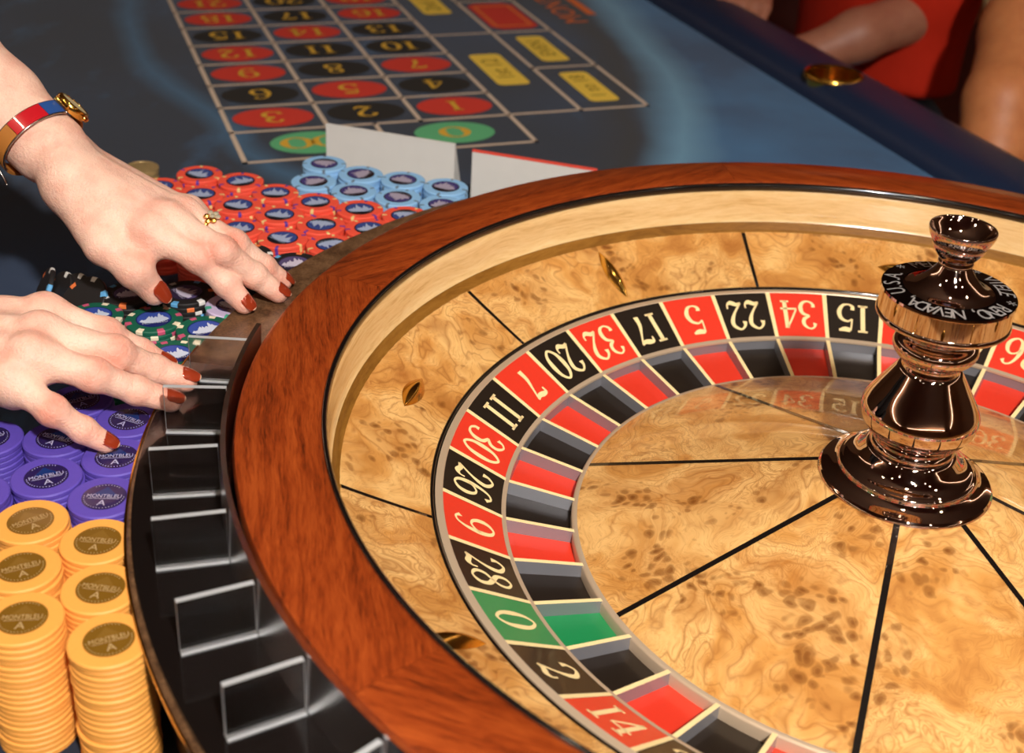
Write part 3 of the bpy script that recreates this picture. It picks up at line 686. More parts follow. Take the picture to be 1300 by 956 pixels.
# ------------------------------------------------------------------ chips
CR, CT = 0.0198, 0.0036
chipc = {'coral': rgb(238, 84, 62), 'blue': rgb(142, 190, 232), 'purple': rgb(92, 72, 176), 'yellow': rgb(246, 168, 76), 'green': rgb(14, 92, 70), 'black': rgb(32, 28, 28), 'lavender': rgb(206, 190, 222)}
CM = {k_: grainy(k_ + '_clay', c_, 0.55, 0.06, 500, 0.08) for k_, c_ in chipc.items()}
SP = {k_: plain(k_ + '_spot', c_, 0.55) for k_, c_ in {'sand': rgb(236, 206, 136), 'violet': rgb(96, 54, 150), 'grey': rgb(96, 112, 130), 'pink': rgb(196, 84, 116), 'cream': rgb(236, 222, 192), 'orange': rgb(236, 122, 62), 'white': rgb(236, 232, 226), 'sky': rgb(98, 170, 220), 'teal': rgb(70, 170, 140)}.items()}
spots_ = {'coral': ['sand', 'violet'] * 3, 'blue': ['grey'] * 4, 'green': ['pink', 'cream'] * 4, 'black': ['white', 'orange', 'sky'] * 2, 'lavender': ['teal'] * 5}
def chip_mesh(colr, n=48):
    pr = [(0.0, 0), (CR - .0008, 0), (CR, .0007), (CR, CT - .0007), (CR - .0008, CT), (0.0155, CT), (0.0126, CT), (0.0, CT - 0.0001)]
    v_ = [(0, 0, 0)]; f_ = []; mi = []
    sp = spots_.get(colr, []); mats = [CM[colr]]; idx = {}
    for s in dict.fromkeys(sp): idx[s] = len(mats); mats.append(SP[s])
    spot_at = {}
    for q, s in enumerate(sp):
        c_ = int(round(q * n / len(sp))); 
        for dlt in ((0, 1) if colr in ('black', 'lavender', 'green') else (0,)): spot_at[(c_ + dlt) % n] = idx[s]
    for i in range(n):
        a = 2 * PI * i / n
        for r, z in pr[1:-1]: v_.append((r * math.cos(a), r * math.sin(a), z))
    k_ = len(pr) - 2; top = len(v_); v_.append((0, 0, CT - .0001))
    for i in range(n):
        j = (i + 1) % n
        f_.append((0, 1 + j * k_, 1 + i * k_)); mi.append(0)
        for q in range(k_ - 1):
            f_.append((1 + i * k_ + q, 1 + j * k_ + q, 1 + j * k_ + q + 1, 1 + i * k_ + q + 1))
            mi.append(spot_at.get(i, 0) if q <= 3 else 0)
        f_.append((1 + i * k_ + k_ - 1, 1 + j * k_ + k_ - 1, top)); mi.append(0)
    me = mesh('casino_chip', v_, f_, mats, False, mi); autosmooth(me, 35)
    return me
CHIP = {c_: chip_mesh(c_) for c_ in chipc}
inl = {'coral': (rgb(24, 26, 34), rgb(62, 78, 142), rgb(166, 178, 206)), 'blue': (rgb(34, 26, 34), rgb(74, 66, 124), rgb(170, 160, 180)), 'purple': (rgb(38, 28, 80), rgb(26, 50, 110), rgb(186, 180, 206)),
       'yellow': (rgb(122, 86, 26), rgb(132, 96, 36), rgb(190, 158, 108)), 'green': (rgb(30, 40, 104), rgb(60, 84, 170), rgb(206, 214, 232)), 'black': (rgb(50, 40, 66), rgb(94, 80, 120), rgb(206, 196, 214)), 'lavender': (rgb(28, 34, 80), rgb(70, 84, 150), rgb(210, 214, 230))}
INL = {}
def picture_geo(jag, seed):
    rr = random.Random(seed); n = 22; v_ = []; f_ = []
    R_ = 0.0112
    for i in range(n + 1):
        x = -0.0098 + 0.0196 * i / n; lim = math.sqrt(max(R_ * R_ - x * x, 0))
        base = -lim * 0.55; topy = base + (0.0065 + 0.0095 * rr.random()) * (1 - (x / 0.0105) ** 2) if jag else base + 0.001
        v_ += [(x, base, 0), (x, min(topy, lim * 0.85), 0)]
    for i in range(n): f_.append((2 * i, 2 * i + 2, 2 * i + 3, 2 * i + 1))
    return v_, f_
for k_, (m0, m1, m2) in inl.items():
    a_ = plain(k_ + '_inlay_ground', m0, 0.25, coat=0.4); b_ = plain(k_ + '_inlay_picture', m1, 0.25, coat=0.4); c_ = plain(k_ + '_inlay_print', m2, 0.35)
    d_ = [mesh('inlay', *disc_geo(0.0122, 0.0122, 40), a_)]
    if k_ in ('purple', 'yellow'):
        d_.append(mesh('picture', [(-.0075, .0008, 0), (.0075, .0008, 0), (0, .0092, 0)], [(0, 1, 2)], b_))
        v1, f1 = text_geo('MONTBLEU', 0.0037); v1 = v1 * [1.0, 1.25, 1] + [0, 0.0002, 0]
        v2, f2 = text_geo('A', 0.0072); v2 = v2 + [0, -0.0062, 0]
        v3 = np.array([(-.0085, -.0022, 0), (.0085, -.0022, 0), (.0085, -.0018, 0), (-.0085, -.0018, 0)]); f3 = [(0, 1, 2, 3)]
        V_ = [v1, v2, v3]; F_ = [f1, f2, f3]
        va = np.vstack(V_); fa = []; of = 0
        for q, ff_ in zip(V_, F_): fa += [tuple(x + of for x in t_) for t_ in ff_]; of += len(q)
        # small print round the rim of the inlay
        for i in range(40):
            a = 2 * PI * i / 40
            if 0.15 < a < 0.9 or 2.3 < a < 3.0: continue
            dx, dy = 0.0003, 0.0003
            c0 = np.array([math.cos(a), math.sin(a)]) * 0.0108; t0 = np.array([-math.sin(a), math.cos(a)]); n0 = np.array([math.cos(a), math.sin(a)])
            q = [c0 - t0 * dx - n0 * dy, c0 + t0 * dx - n0 * dy, c0 + t0 * dx + n0 * dy, c0 - t0 * dx + n0 * dy]
            fa.append(tuple(len(va) + s for s in range(4))); va = np.vstack([va, [(*p_, 0) for p_ in q]])
        d_.append(mesh('lettering', va, fa, c_))
    else:
        d_.append(mesh('picture', [(0.0112 * math.cos(a), max(-0.0045, 0.0112 * math.sin(a)), 0) for a in np.linspace(-0.4, PI + 0.4, 24)], [tuple(range(24))], b_))
        d_.append(mesh('lettering', *picture_geo(True, k_), c_))
        v1, f1 = text_geo('MONTBLEU', 0.0033); v1 = v1 + [0, -0.0064, 0]
        d_.append(mesh('lettering', v1, f1, c_))
    INL[k_] = d_

# stack sites: pixel of the top chip's middle met with the common top level, plus a phrase to find it by
TOPZ = FZ + 21 * CT
z4 = lambda x, y: (180 + x / 2.9545, 150 + y / 2.9545)
zg = lambda x, y: (40 + x / 4.643, 330 + y / 4.643)
sites = []
def site(colr, px, phrase, n_ind, dz=0): sites.append(dict(c=colr, p=at(px[0], px[1], TOPZ + dz)[:2], ph=phrase, n=n_ind, dz=dz, px=px))
nth = ['first', 'second', 'third', 'fourth', 'fifth', 'sixth']
for i, q in enumerate([(245, 214), (387, 243), (530, 284), (680, 318), (835, 355), (975, 384)]): site('coral', z4(*q), 'rear-row coral stack %s from the coins' % nth[i], 4)
for i, q in enumerate([(100, 262), (243, 292), (388, 328), (540, 366), (695, 402), (850, 432)]): site('coral', z4(*q), 'middle-row coral stack %s from the coins' % nth[i], 4)
for i, q in enumerate([(238, 376), (388, 410), (545, 452), (713, 483)]): site('coral', z4(*q), 'front-row coral stack %s from the left' % nth[i], 4)
for i, q in enumerate([(688, 172), (820, 210), (972, 240), (1132, 272)]): site('blue', z4(*q), 'rear-row pale blue stack %s from the left' % nth[i], 5)
for i, q in enumerate([(672, 242), (828, 277), (983, 310), (1112, 335)]): site('blue', z4(*q), 'front-row pale blue stack %s from the left' % nth[i], 5)
site('black', z4(580, 547), 'black stack touching the ledge below the coral chips', 4)
site('black', z4(430, 500), 'black stack half hidden behind the ring finger', 3)
site('green', zg(740, 322), 'green stack under the thumb', 5)
site('green', zg(1030, 398), 'green stack touching the ledge', 5)
site('green', zg(440, 300), 'green stack beside the right hand knuckles', 5)
site('green', zg(850, 545), 'green stack behind the clear rack divider', 4)
site('lavender', zg(1125, 268), 'lavender stack under the left index finger', 4)
site('black', zg(610, 236), 'black stack in the shade above the thumb', 3)
site('black', zg(900, 220), 'black stack in the shade beside the lavender chips', 4)
for i, q in enumerate([(106, 509), (160, 532)]): site('purple', q, 'rear purple stack %s the fingers of the right hand' % ('between', 'beside')[i], 4)
for i, q in enumerate([(-10, 556), (66, 559), (142, 582)]): site('purple', q, 'middle-row purple stack %s from the left' % nth[i], 5)
for i, q in enumerate([(-16, 622), (50, 604), (129, 631)]): site('purple', q, 'front-row purple stack %s from the left' % nth[i], 5)
for q, ph, n_ in (((121, 686), 'yellow stack next to the purple ones by the ledge', 6), ((124, 747), 'middle yellow stack by the ledge', 8), ((139, 812), 'front yellow stack by the ledge', 17), ((42, 660), 'left yellow stack next to the purple ones', 6), ((29, 721), 'middle yellow stack on the left', 7), ((31, 784), 'front yellow stack on the left', 17)):
    site('yellow', q, ph, n_)
P_ = np.array([s['p'] for s in sites])
for _ in range(200):                                     # let neighbours just touch, and keep clear of the ledge
    for i in range(len(P_)):
        d = P_ - P_[i]; L = np.hypot(d[:, 0], d[:, 1]); L[i] = 9
        for j in np.where(L < 2 * CR + 0.0003)[0]:
            mv = d[j] / L[j] * (2 * CR + 0.0003 - L[j]) / 2; P_[j] += mv; P_[i] -= mv
        r = np.hypot(*P_[i])
        if r < LR1 + CR - 0.0105: P_[i] *= (LR1 + CR - 0.0105) / r
ordn = ['top', 'second', 'third', 'fourth', 'fifth', 'sixth', 'seventh', 'eighth', 'ninth', 'tenth', 'eleventh', 'twelfth', 'thirteenth', 'fourteenth', 'fifteenth', 'sixteenth', 'seventeenth']
simple_v, simple_f = lathe([(CR - .0006, 0), (CR, .0006), (CR, CT - .0006), (CR - .0006, CT)], 24)
simple_v = np.array(simple_v); simple_f = simple_f + [tuple(i * 4 + 3 for i in range(24)), tuple(i * 4 for i in range(23, -1, -1))]
rest = {}
for s, P in zip(sites, P_):
    s['w'] = P; total = 21
    for k_ in range(total):
        z = TOPZ - CT * (k_ + 1)
        jx, jy = rng.normal(0, 0.00028, 2); a = rng.uniform(0, 2 * PI)
        if k_ < s['n']:
            if k_ == 0 and s['c'] in ('coral', 'blue', 'green', 'lavender', 'black'): a = rng.normal(0.0, 0.5) + (PI if rng.random() < .2 else 0)
            if k_ == 0 and s['c'] in ('purple', 'yellow'): a = rng.choice([0.35, -0.35, 0.7, -0.2, 0.1]) + rng.normal(0, 0.1)
            o = link('casino_chip', CHIP[s['c']], None, (P[0] + jx, P[1] + jy, z + 0.00003), (0, 0, a))
            lab = ('top chip of the %s' % s['ph']) if k_ == 0 else ('%s chip down in the %s' % (ordn[k_], s['ph']))
            tag(o, lab, 'casino chip', '%s casino chips' % s['c'])
            if k_ == 0:
                dk = INL[s['c']]; ii = link('inlay', dk[0], o, (0, 0, CT + 0.00012))
                for q, me in enumerate(dk[1:]): link(me.name.split('.')[0], me, ii, (0, 0, 0.00012 * (q + 1)))
        else:
            rest.setdefault(s['c'], []).append(simple_v + [P[0] + jx, P[1] + jy, z])
for c_, L in rest.items():
    va = np.vstack(L); nf = []
    for i in range(len(L)): nf += [tuple(q + i * len(simple_v) for q in t_) for t_ in simple_f]
    o = obj('casino_chips_below', va, nf, CM[c_]); autosmooth(o.data, 40)
    tag(o, 'lower %s casino chips in the stacks, under the top ones' % c_, 'casino chips', '%s casino chips' % c_, 'stuff')

# toppled black chips lying against the green stacks
for i, (px, py, zc, tilt, az, ph) in enumerate(((58, 372, -0.004, 62, 200, 'leftmost'), (76, 378, 0.000, 55, 215, 'second from the left'), (92, 380, 0.004, 48, 225, 'third from the left'), (108, 384, 0.008, 40, 235, 'nearest the thumb'))):
    c0 = at(px, py, zc + 0.015)
    o = link('casino_chip', CHIP['black']); o.location = c0
    o.rotation_euler = Euler((0, math.radians(-tilt), math.radians(az - 180)), 'XYZ')
    tag(o, 'toppled black chip leaning by the right knuckles, %s' % ph, 'casino chip', 'black casino chips')

# coins
cz0 = FZ; cxy = at(182, 240, FZ + 0.006)
coinM = grainy('worn_coin_metal', rgb(206, 176, 122), 0.36, 0.25, 300, 0.3, Metallic=0.55)
CRD, CTH = 0.0163, 0.0026
cv_, cf_ = lathe([(0.0001, 0), (CRD - .0003, 0), (CRD, .0004), (CRD, CTH - .0004), (CRD - .0004, CTH), (CRD - .0016, CTH), (CRD - .0018, CTH - .0003), (0.009, CTH - .0002), (0.006, CTH + .0001), (0.0001, CTH + 0.0001)], 48)
coin_me = mesh('coin', cv_, cf_, coinM, True); autosmooth(coin_me, 40)
for k_ in range(11):
    j = rng.normal(0, 0.0005, 2)
    o = link('coin', coin_me, None, (cxy[0] + j[0], cxy[1] + j[1], cz0 + 0.0002 + k_ * CTH), (0, 0, rng.uniform(0, 6)))
    tag(o, 'topmost brassy coin of the stack behind the left hand' if k_ == 10 else 'brassy coin, %s from the top of the coin stack' % ['topmost', 'second', 'third', 'fourth', 'fifth', 'sixth', 'seventh', 'eighth', 'ninth', 'tenth', 'eleventh'][10 - k_], 'coin', 'coins in a stack behind the left hand')

# ------------------------------------------------------------------ table cards standing behind the chips
def card(name, a, b, top, label, edge):
    a = np.array(a); b = np.array(b); L = np.linalg.norm(b - a); mid = (a + b) / 2
    e = empty(name, (mid[0], mid[1], FZ), math.atan2(b[1] - a[1], b[0] - a[0])); tag(e, label, 'card')
    H = top - FZ
    v_, f_ = boxv(-L / 2, L / 2, -0.0006, 0.0006, 0.0, H - 0.0018); obj('face_panel', v_, f_, M['card'], e)
    v_, f_ = boxv(-L / 2, L / 2, 0.028, 0.0292, 0.0, 0.0012)
    # rear leg folds down behind
    obj('rear_leg', [(-L / 2, 0.0008, H - 0.002), (L / 2, 0.0008, H - 0.002), (L / 2, 0.03, 0.0), (-L / 2, 0.03, 0.0), (-L / 2, 0.002, H - 0.002), (L / 2, 0.002, H - 0.002), (L / 2, 0.0312, 0.0), (-L / 2, 0.0312, 0.0)],
        [(0, 1, 2, 3), (4, 7, 6, 5), (0, 4, 5, 1), (3, 2, 6, 7), (0, 3, 7, 4), (1, 5, 6, 2)], M['card'], e)
    v_, f_ = boxv(-L / 2, L / 2, -0.0008, 0.0022, H - 0.0018, H); obj('top_edge', v_, f_, M[edge], e)
    return e, L, H
TC = 0.030
p0, p1 = at(414, 157, TC)[:2], at(578, 183, TC)[:2]
e, L, H = card('table_card', p0, p1, TC, 'plain white table card standing behind the pale blue chips', 'card')
p0, p1 = at(600, 190, TC)[:2], at(758, 215, TC)[:2]
e, L, H = card('table_card', p0, p1, TC, 'white table card with red top edge half hidden by wheel rim', 'card_red')
# ------------------------------------------------------------------ soft bodies: smooth-blended rounded bones, meshed with surface nets
def smin(a, b, k):
    h = np.maximum(k - np.abs(a - b), 0) / k
    return np.minimum(a, b) - h * h * k * 0.25
class Field:
    def __init__(s, lo, hi, h):
        s.lo = np.array(lo, float); s.h = h
        s.n = np.ceil((np.array(hi) - s.lo) / h).astype(int) + 1
        s.ax = [(s.lo[i] + h * np.arange(s.n[i])).astype(np.float32) for i in range(3)]
        s.F = np.full(s.n, 0.5, np.float32)
    def cone(s, F, a, b, ra, rb, k, m=0.02):
        a = np.array(a, float); b = np.array(b, float); r = max(ra, rb) + m + k
        i0 = np.clip(((np.minimum(a, b) - r - s.lo) / s.h).astype(int), 0, s.n); i1 = np.clip(((np.maximum(a, b) + r - s.lo) / s.h).astype(int) + 2, 0, s.n)
        if (i1 <= i0).any(): return
        sl = tuple(slice(x, y) for x, y in zip(i0, i1))
        X = s.ax[0][sl[0]][:, None, None] - a[0]; Y = s.ax[1][sl[1]][None, :, None] - a[1]; Z = s.ax[2][sl[2]][None, None, :] - a[2]
        d = b - a; L2 = max(d @ d, 1e-12)
        t = np.clip((X * d[0] + Y * d[1] + Z * d[2]) / L2, 0, 1)
        D = np.sqrt((X - t * d[0]) ** 2 + (Y - t * d[1]) ** 2 + (Z - t * d[2]) ** 2) - (ra + (rb - ra) * t)
        F[sl] = smin(F[sl], D.astype(np.float32), k) if k > 0 else np.minimum(F[sl], D)
    def ell(s, F, c, axes, rad, k):
        """ellipsoid with row axes"""
        c = np.array(c, float); R_ = np.array(axes, float); rad = np.array(rad, float); r = rad.max() + 0.02 + k
        i0 = np.clip(((c - r - s.lo) / s.h).astype(int), 0, s.n); i1 = np.clip(((c + r - s.lo) / s.h).astype(int) + 2, 0, s.n)
        if (i1 <= i0).any(): return
        sl = tuple(slice(x, y) for x, y in zip(i0, i1))
        X = s.ax[0][sl[0]][:, None, None] - c[0]; Y = s.ax[1][sl[1]][None, :, None] - c[1]; Z = s.ax[2][sl[2]][None, None, :] - c[2]
        q = [(X * R_[i][0] + Y * R_[i][1] + Z * R_[i][2]) / rad[i] for i in range(3)]
        n1 = np.sqrt(q[0] ** 2 + q[1] ** 2 + q[2] ** 2); n2 = np.sqrt(sum((q[i] / rad[i]) ** 2 for i in range(3))) + 1e-9
        D = n1 * (n1 - 1) / n2
        F[sl] = smin(F[sl], D.astype(np.float32), k)
    def new(s): return np.full(s.n, 0.5, np.float32)
def surface_nets(F, lo, h):
    S = F < 0
    c = np.zeros(tuple(np.array(F.shape) - 1), np.int8)
    sh = [(i, j, k) for i in (0, 1) for j in (0, 1) for k in (0, 1)]
    def sub(A, o): return A[o[0]:A.shape[0] - 1 + o[0], o[1]:A.shape[1] - 1 + o[1], o[2]:A.shape[2] - 1 + o[2]]
    for o in sh: c += sub(S, o)
    mask = (c > 0) & (c < 8); ijk = np.argwhere(mask)
    idx = np.full(mask.shape, -1, np.int64); idx[mask] = np.arange(len(ijk))
    acc = np.zeros((len(ijk), 3)); cnt = np.zeros(len(ijk))
    val = {o: F[ijk[:, 0] + o[0], ijk[:, 1] + o[1], ijk[:, 2] + o[2]] for o in sh}
    for o in sh:
        for ax in range(3):
            if o[ax]: continue
            q = list(o); q[ax] = 1; q = tuple(q); a, b = val[o], val[q]
            m = (a < 0) != (b < 0); t = a[m] / (a[m] - b[m])
            p = np.tile(np.array(o, float), (m.sum(), 1)); p[:, ax] += t
            acc[m] += p; cnt[m] += 1
    V = np.array(lo) + (ijk + acc / cnt[:, None]) * h
    quads = []
    for ax in range(3):
        a1, a2 = (ax + 1) % 3, (ax + 2) % 3
        A = np.moveaxis(S, ax, 0)
        e = np.argwhere(np.take(S, range(S.shape[ax] - 1), ax) != np.take(S, range(1, S.shape[ax]), ax))
        e = e[(e[:, a1] > 0) & (e[:, a2] > 0) & (e[:, a1] < S.shape[a1] - 1) & (e[:, a2] < S.shape[a2] - 1)]
        ins = S[e[:, 0], e[:, 1], e[:, 2]]
        def g(d1, d2):
            q = e.copy(); q[:, a1] -= d1; q[:, a2] -= d2; return idx[q[:, 0], q[:, 1], q[:, 2]]
        Q = np.stack([g(1, 1), g(0, 1), g(0, 0), g(1, 0)], 1)
        Q[~ins] = Q[~ins][:, ::-1]; quads.append(Q)
    Q = np.vstack(quads); Q = Q[(Q >= 0).all(1)]
    return V, Q
def quad_mesh(name, V, Q, mat, attr=None):
    me = bpy.data.meshes.new(name)
    me.vertices.add(len(V)); me.vertices.foreach_set('co', V.astype(np.float32).ravel())
    me.loops.add(Q.size); me.loops.foreach_set('vertex_index', Q.astype(np.int32).ravel())
    me.polygons.add(len(Q)); me.polygons.foreach_set('loop_start', np.arange(0, Q.size, 4, dtype=np.int32))
    me.polygons.foreach_set('use_smooth', np.ones(len(Q), dtype=bool))
    me.materials.append(mat); me.update(calc_edges=True); me.validate()
    a = me.attributes.new('redness', 'FLOAT', 'POINT')
    a.data.foreach_set('value', (attr if attr is not None else np.zeros(len(V))).astype(np.float32))
    return me
def relax(V, Q, it=2, lam=0.5):
    E = np.vstack([Q[:, [0, 1]], Q[:, [1, 2]], Q[:, [2, 3]], Q[:, [3, 0]]])
    deg = np.bincount(E.ravel(), minlength=len(V)).astype(float)
    for _ in range(it):
        acc = np.zeros_like(V)
        for c_ in range(3): acc[:, c_] = np.bincount(E[:, 0], V[E[:, 1], c_], len(V)) + np.bincount(E[:, 1], V[E[:, 0], c_], len(V))
        V = V + lam * (acc / deg[:, None] - V)
    return V
def nrm(v): v = np.array(v, float); return v / np.linalg.norm(v)

def build_arm(fingers, thumb, arm, dorsal, parent, name, h=0.0012):
    """fingers: name -> [carpal, mcp, pip, dip, tip] ; thumb: [cmc, mcp, ip, tip]; arm: wrist outwards [(p, half_width, half_thickness)]"""
    allp = np.array([p for f_ in fingers.values() for p in f_] + list(thumb) + [a[0] for a in arm])
    fld = Field(allp.min(0) - 0.045, allp.max(0) + 0.045, h)
    B = fld.F; dn = -nrm(dorsal)
    # forearm: two bones side by side
    for (p, w_, t_), (p2, w2, t2) in zip(arm[:-1], arm[1:]):
        ax = nrm(np.array(p2) - p); sd = nrm(np.cross(ax, -dn))
        for s_ in (-1, 1): fld.cone(B, p + sd * s_ * (w_ - t_), p2 + sd * s_ * (w2 - t2), t_, t2, 0.012)
        fld.cone(B, p, p2, t_ * 1.03, t2 * 1.03, 0.012)
    rad = {'index': (.0120, .0100, .0085, .0066), 'middle': (.0122, .0102, .0086, .0067), 'ring': (.0117, .0096, .0081, .0063), 'pinky': (.0105, .0083, .0071, .0055)}
    names = list(fingers)
    wr = np.array(arm[0][0])
    for n_, f_ in fingers.items():                      # metacarpals, tendons, palm pads
        c_, m_ = np.array(f_[0]), np.array(f_[1]); r = rad[n_][0]
        fld.cone(B, c_ + dn * .002, m_ + dn * .003, .0135, r, 0.011)
        fld.cone(B, c_ + dn * .010, m_ + dn * .012, .0110, r * 0.72, 0.010)
        fld.cone(B, wr * .55 + c_ * .45, c_, .017, .0135, 0.012)
        fld.cone(B, c_ * .7 + m_ * .3 - dn * .0085, m_ - dn * .0062, .0022, .0036, 0.005)   # tendon
        fld.cone(B, m_ - dn * .0035, m_ - dn * .0036, r * 0.80, r * 0.80, 0.007)            # knuckle
    for a_, b_ in zip(names[:-1], names[1:]):
        A_, B_ = [np.array(x) for x in fingers[a_]], [np.array(x) for x in fingers[b_]]
        fld.cone(B, (A_[0] + B_[0]) / 2 + dn * .003, (A_[1] + B_[1]) / 2 + dn * .005, .0125, .0088, 0.010)
    # thumb
    T = [np.array(x) for x in thumb]; TF = fld.new()
    fld.cone(TF, T[0], T[1], .0170, .0135, 0.006); fld.cone(TF, T[1], T[2], .0126, .0114, 0.005); fld.cone(TF, T[2], T[3], .0114, .0092, 0.005)
    fld.cone(TF, T[2], T[2] + 1e-4, .0119, .0119, 0.004); fld.cone(TF, T[1], T[1] + 1e-4, .0130, .0130, 0.004)
    im = np.array(fingers['index'][1]); ic = np.array(fingers['index'][0])
    fld.cone(B, T[1] * .75 + T[0] * .25, ic * .45 + im * .55 + dn * .004, .0098, .0098, 0.014)
    fld.cone(B, T[0], ic * .7 + im * .3 + dn * .008, .0150, .0115, 0.014)
    FF = fld.new(); knots = []
    for n_, f_ in fingers.items():
        p = [np.array(x) for x in f_]; r = rad[n_]; G = fld.new()
        fld.cone(G, p[1], p[2], r[0] * 0.93, r[1] * 0.96, 0.004); fld.cone(G, p[2], p[3], r[1] * 0.95, r[2], 0.004); fld.cone(G, p[3], p[4], r[2], r[3], 0.004)
        fld.cone(G, p[2], p[2] + 1e-4, r[1] * 1.06, r[1] * 1.06, 0.004); fld.cone(G, p[3], p[3] + 1e-4, r[2] * 1.04, r[2] * 1.04, 0.003)
        mid = (p[3] + p[4]) / 2 + dn * .0016; fld.cone(G, mid, p[4] + dn * .0010, r[3] * .98, r[3] * 0.9, 0.004)
        web = p[1] * .55 + p[2] * .45
        FF = smin(FF, G, 0.0012)
        knots += [(p[2], nrm(p[3] - p[1]), .0085, 1.0), (p[3], nrm(p[4] - p[2]), .006, .6), (p[1], nrm(p[2] - p[0]), .010, .3)]
    knots += [(T[2], nrm(T[3] - T[1]), .0085, .8)]
    F = smin(smin(B, TF, 0.010), FF, 0.008)
    V, Q = surface_nets(F, fld.lo, h)
    V = relax(V, Q, 2, 0.4)
    red = np.zeros(len(V)); disp = np.zeros(len(V))
    for p, ax, rr, amt in knots:                          # pinker, creased skin over the joints
        d = V - p; s_ = d @ ax; up_ = d @ (-dn)
        g = np.exp(-(s_ / rr) ** 2) * np.exp(-((np.linalg.norm(d, axis=1) / (rr * 1.9)) ** 4))
        red += g * amt * .8; disp += g * amt * (up_ > 0) * np.cos(s_ / .0026 * 2 * PI) * 0.00022
    for p in [f_[4] for f_ in fingers.values()] + [thumb[3]]:
        red += 0.8 * np.exp(-((np.linalg.norm(V - np.array(p), axis=1) / .011) ** 2))
    V = V + np.array(-dn) * disp[:, None]
    me = quad_mesh(name, V, Q, M['skin'], np.clip(red, 0, 1))
    arm_o = link(name, me, parent)
    return arm_o, rad
def nail(dip, tip, dorsal, r, parent, wid=0.0105, ln=0.0125, ext=0.004):
    dip, tip = np.array(dip), np.array(tip); ax = nrm(tip - dip); up_ = nrm(np.array(dorsal) - ax * (np.array(dorsal) @ ax)); sd = np.cross(ax, up_)
    end = tip + ax * (r * 0.62 + ext); n, m = 16, 9; v_ = []; f_ = []; mi = []
    for layer in (0, 1):
        for i in range(n + 1):
            t = i / n; wt = wid * (1 - .16 * t) * math.sqrt(max(0.02, 1 - (max(0, (t - .55) / .45)) ** 2.4)) * math.sqrt(max(0.05, 1 - (max(0, (.30 - t) / .30)) ** 2 * .75))
            for j in range(m + 1):
                s_ = -1 + 2 * j / m; x = s_ * wt / 2
                R_ = r * 1.12 + 0.0002
                lift = math.sqrt(max(R_ ** 2 - x ** 2, 0)) - 0.0004 - 0.0018 * t * t + 0.0004 * (1 - layer) * math.sin(PI * t)
                q = end - ax * ln * (1 - t) + sd * x + up_ * (lift - 0.0006 * layer)
                v_.append(q)
    K = (n + 1) * (m + 1)
    for i in range(n):
        for j in range(m):
            a = i * (m + 1) + j
            f_.append((a, a + 1, a + m + 2, a + m + 1)); mi.append(1 if i == n - 1 else 0)
            f_.append((K + a, K + a + m + 1, K + a + m + 2, K + a + 1)); mi.append(0)
    ring = [j for j in range(m + 1)] + [i * (m + 1) + m for i in range(1, n + 1)] + [n * (m + 1) + j for j in range(m - 1, -1, -1)] + [i * (m + 1) for i in range(n - 1, 0, -1)]
    for a, b in zip(ring, ring[1:] + ring[:1]): f_.append((a, K + a, K + b, b)); mi.append(0)
    o_ = obj('fingernail', v_, f_, [M['nail'], M['nail_tip']], parent, True, mi)
    o_['label'] = 'copper red polished nail'
    return o_

# ---- dealer, reaching in from the left: far hand is the left, near hand the right
dealer = empty('person', (-1.13, 0.16, FLOOR))
tag(dealer, 'dealer reaching over the chips with both hands, copper nail polish', 'person')
inv = np.array(dealer.location)
def loc(P): return np.array(P) - inv
WA = at(60, 187, .126); FA = [at(0, 126, .150), at(-62, 68, .175), at(-130, 7, .205)]
dA = FA[2] - FA[0]; EA = FA[2] + nrm(dA) * 0.10
LA = {'index': [at(86, 222, .117), at(190, 294, .091), at(252, 327, .076), at(288, 361, .056), at(310, 385, .0435)],
      'middle': [at(84, 209, .121), at(213, 280, .094), at(281, 319, .079), at(323, 350, .057), at(353, 371, .0435)],
      'ring': [at(85, 199, .121), at(233, 273, .092), at(297, 310, .077), at(335, 339, .056), at(359, 356, .0430)],
      'pinky': [at(88, 191, .115), at(241, 270, .080), at(283, 303, .058), at(306, 322, .046), at(322, 338, .0405)]}
TA = [at(90, 240, .106), at(133, 311, .083), at(171, 343, .070), at(196, 371, .052)]
dorsA = nrm((-0.12, -0.10, 1.0))
L = lambda d: {k_: [loc(p) for p in v_] for k_, v_ in d.items()}
armA = [(loc(WA), .0262, .0195), (loc(FA[0]), .0275, .0215), (loc(FA[1]), .0300, .0250), (loc(FA[2]), .0340, .0290), (loc(EA), .0380, .0330)]
oA, RAD = build_arm(L(LA), [loc(p) for p in TA], armA, dorsA, dealer, 'arm')
oA['label'] = 'left forearm and hand with watch and ring'
for k_ in ('index', 'middle', 'ring', 'pinky'): nail(loc(LA[k_][3]), loc(LA[k_][4]), dorsA + np.array([0.05, -0.15, 0]), RAD[k_][3], oA)
nail(loc(TA[2]), loc(TA[3]), nrm((0.10, -0.45, 0.9)), .0094, oA, .0130, .0165)
WB = at(-86, 424, .080); FB = [np.array([-0.66, -0.012, 0.10]), np.array([-0.74, -0.02, 0.135]), np.array([-0.83, -0.03, 0.19])]
LB = {'index': [at(-62, 402, .080), at(58, 399, .082), at(134, 425, .069), at(178, 448, .053), at(207, 461, .0460)],
      'middle': [at(-60, 418, .083), at(52, 424, .086), at(146, 448, .073), at(196, 469, .054), at(236, 481, .0460)],
      'ring': [at(-62, 436, .082), at(40, 452, .083), at(119, 476, .070), at(174, 496, .054), at(217, 507, .0460)],
      'pinky': [at(-66, 452, .078), at(12, 482, .074), at(66, 521, .062), at(106, 546, .047), at(134, 561, .0385)]}
TB = [at(-50, 392, .070), at(40, 372, .060), at(85, 382, .050), at(118, 392, .043)]
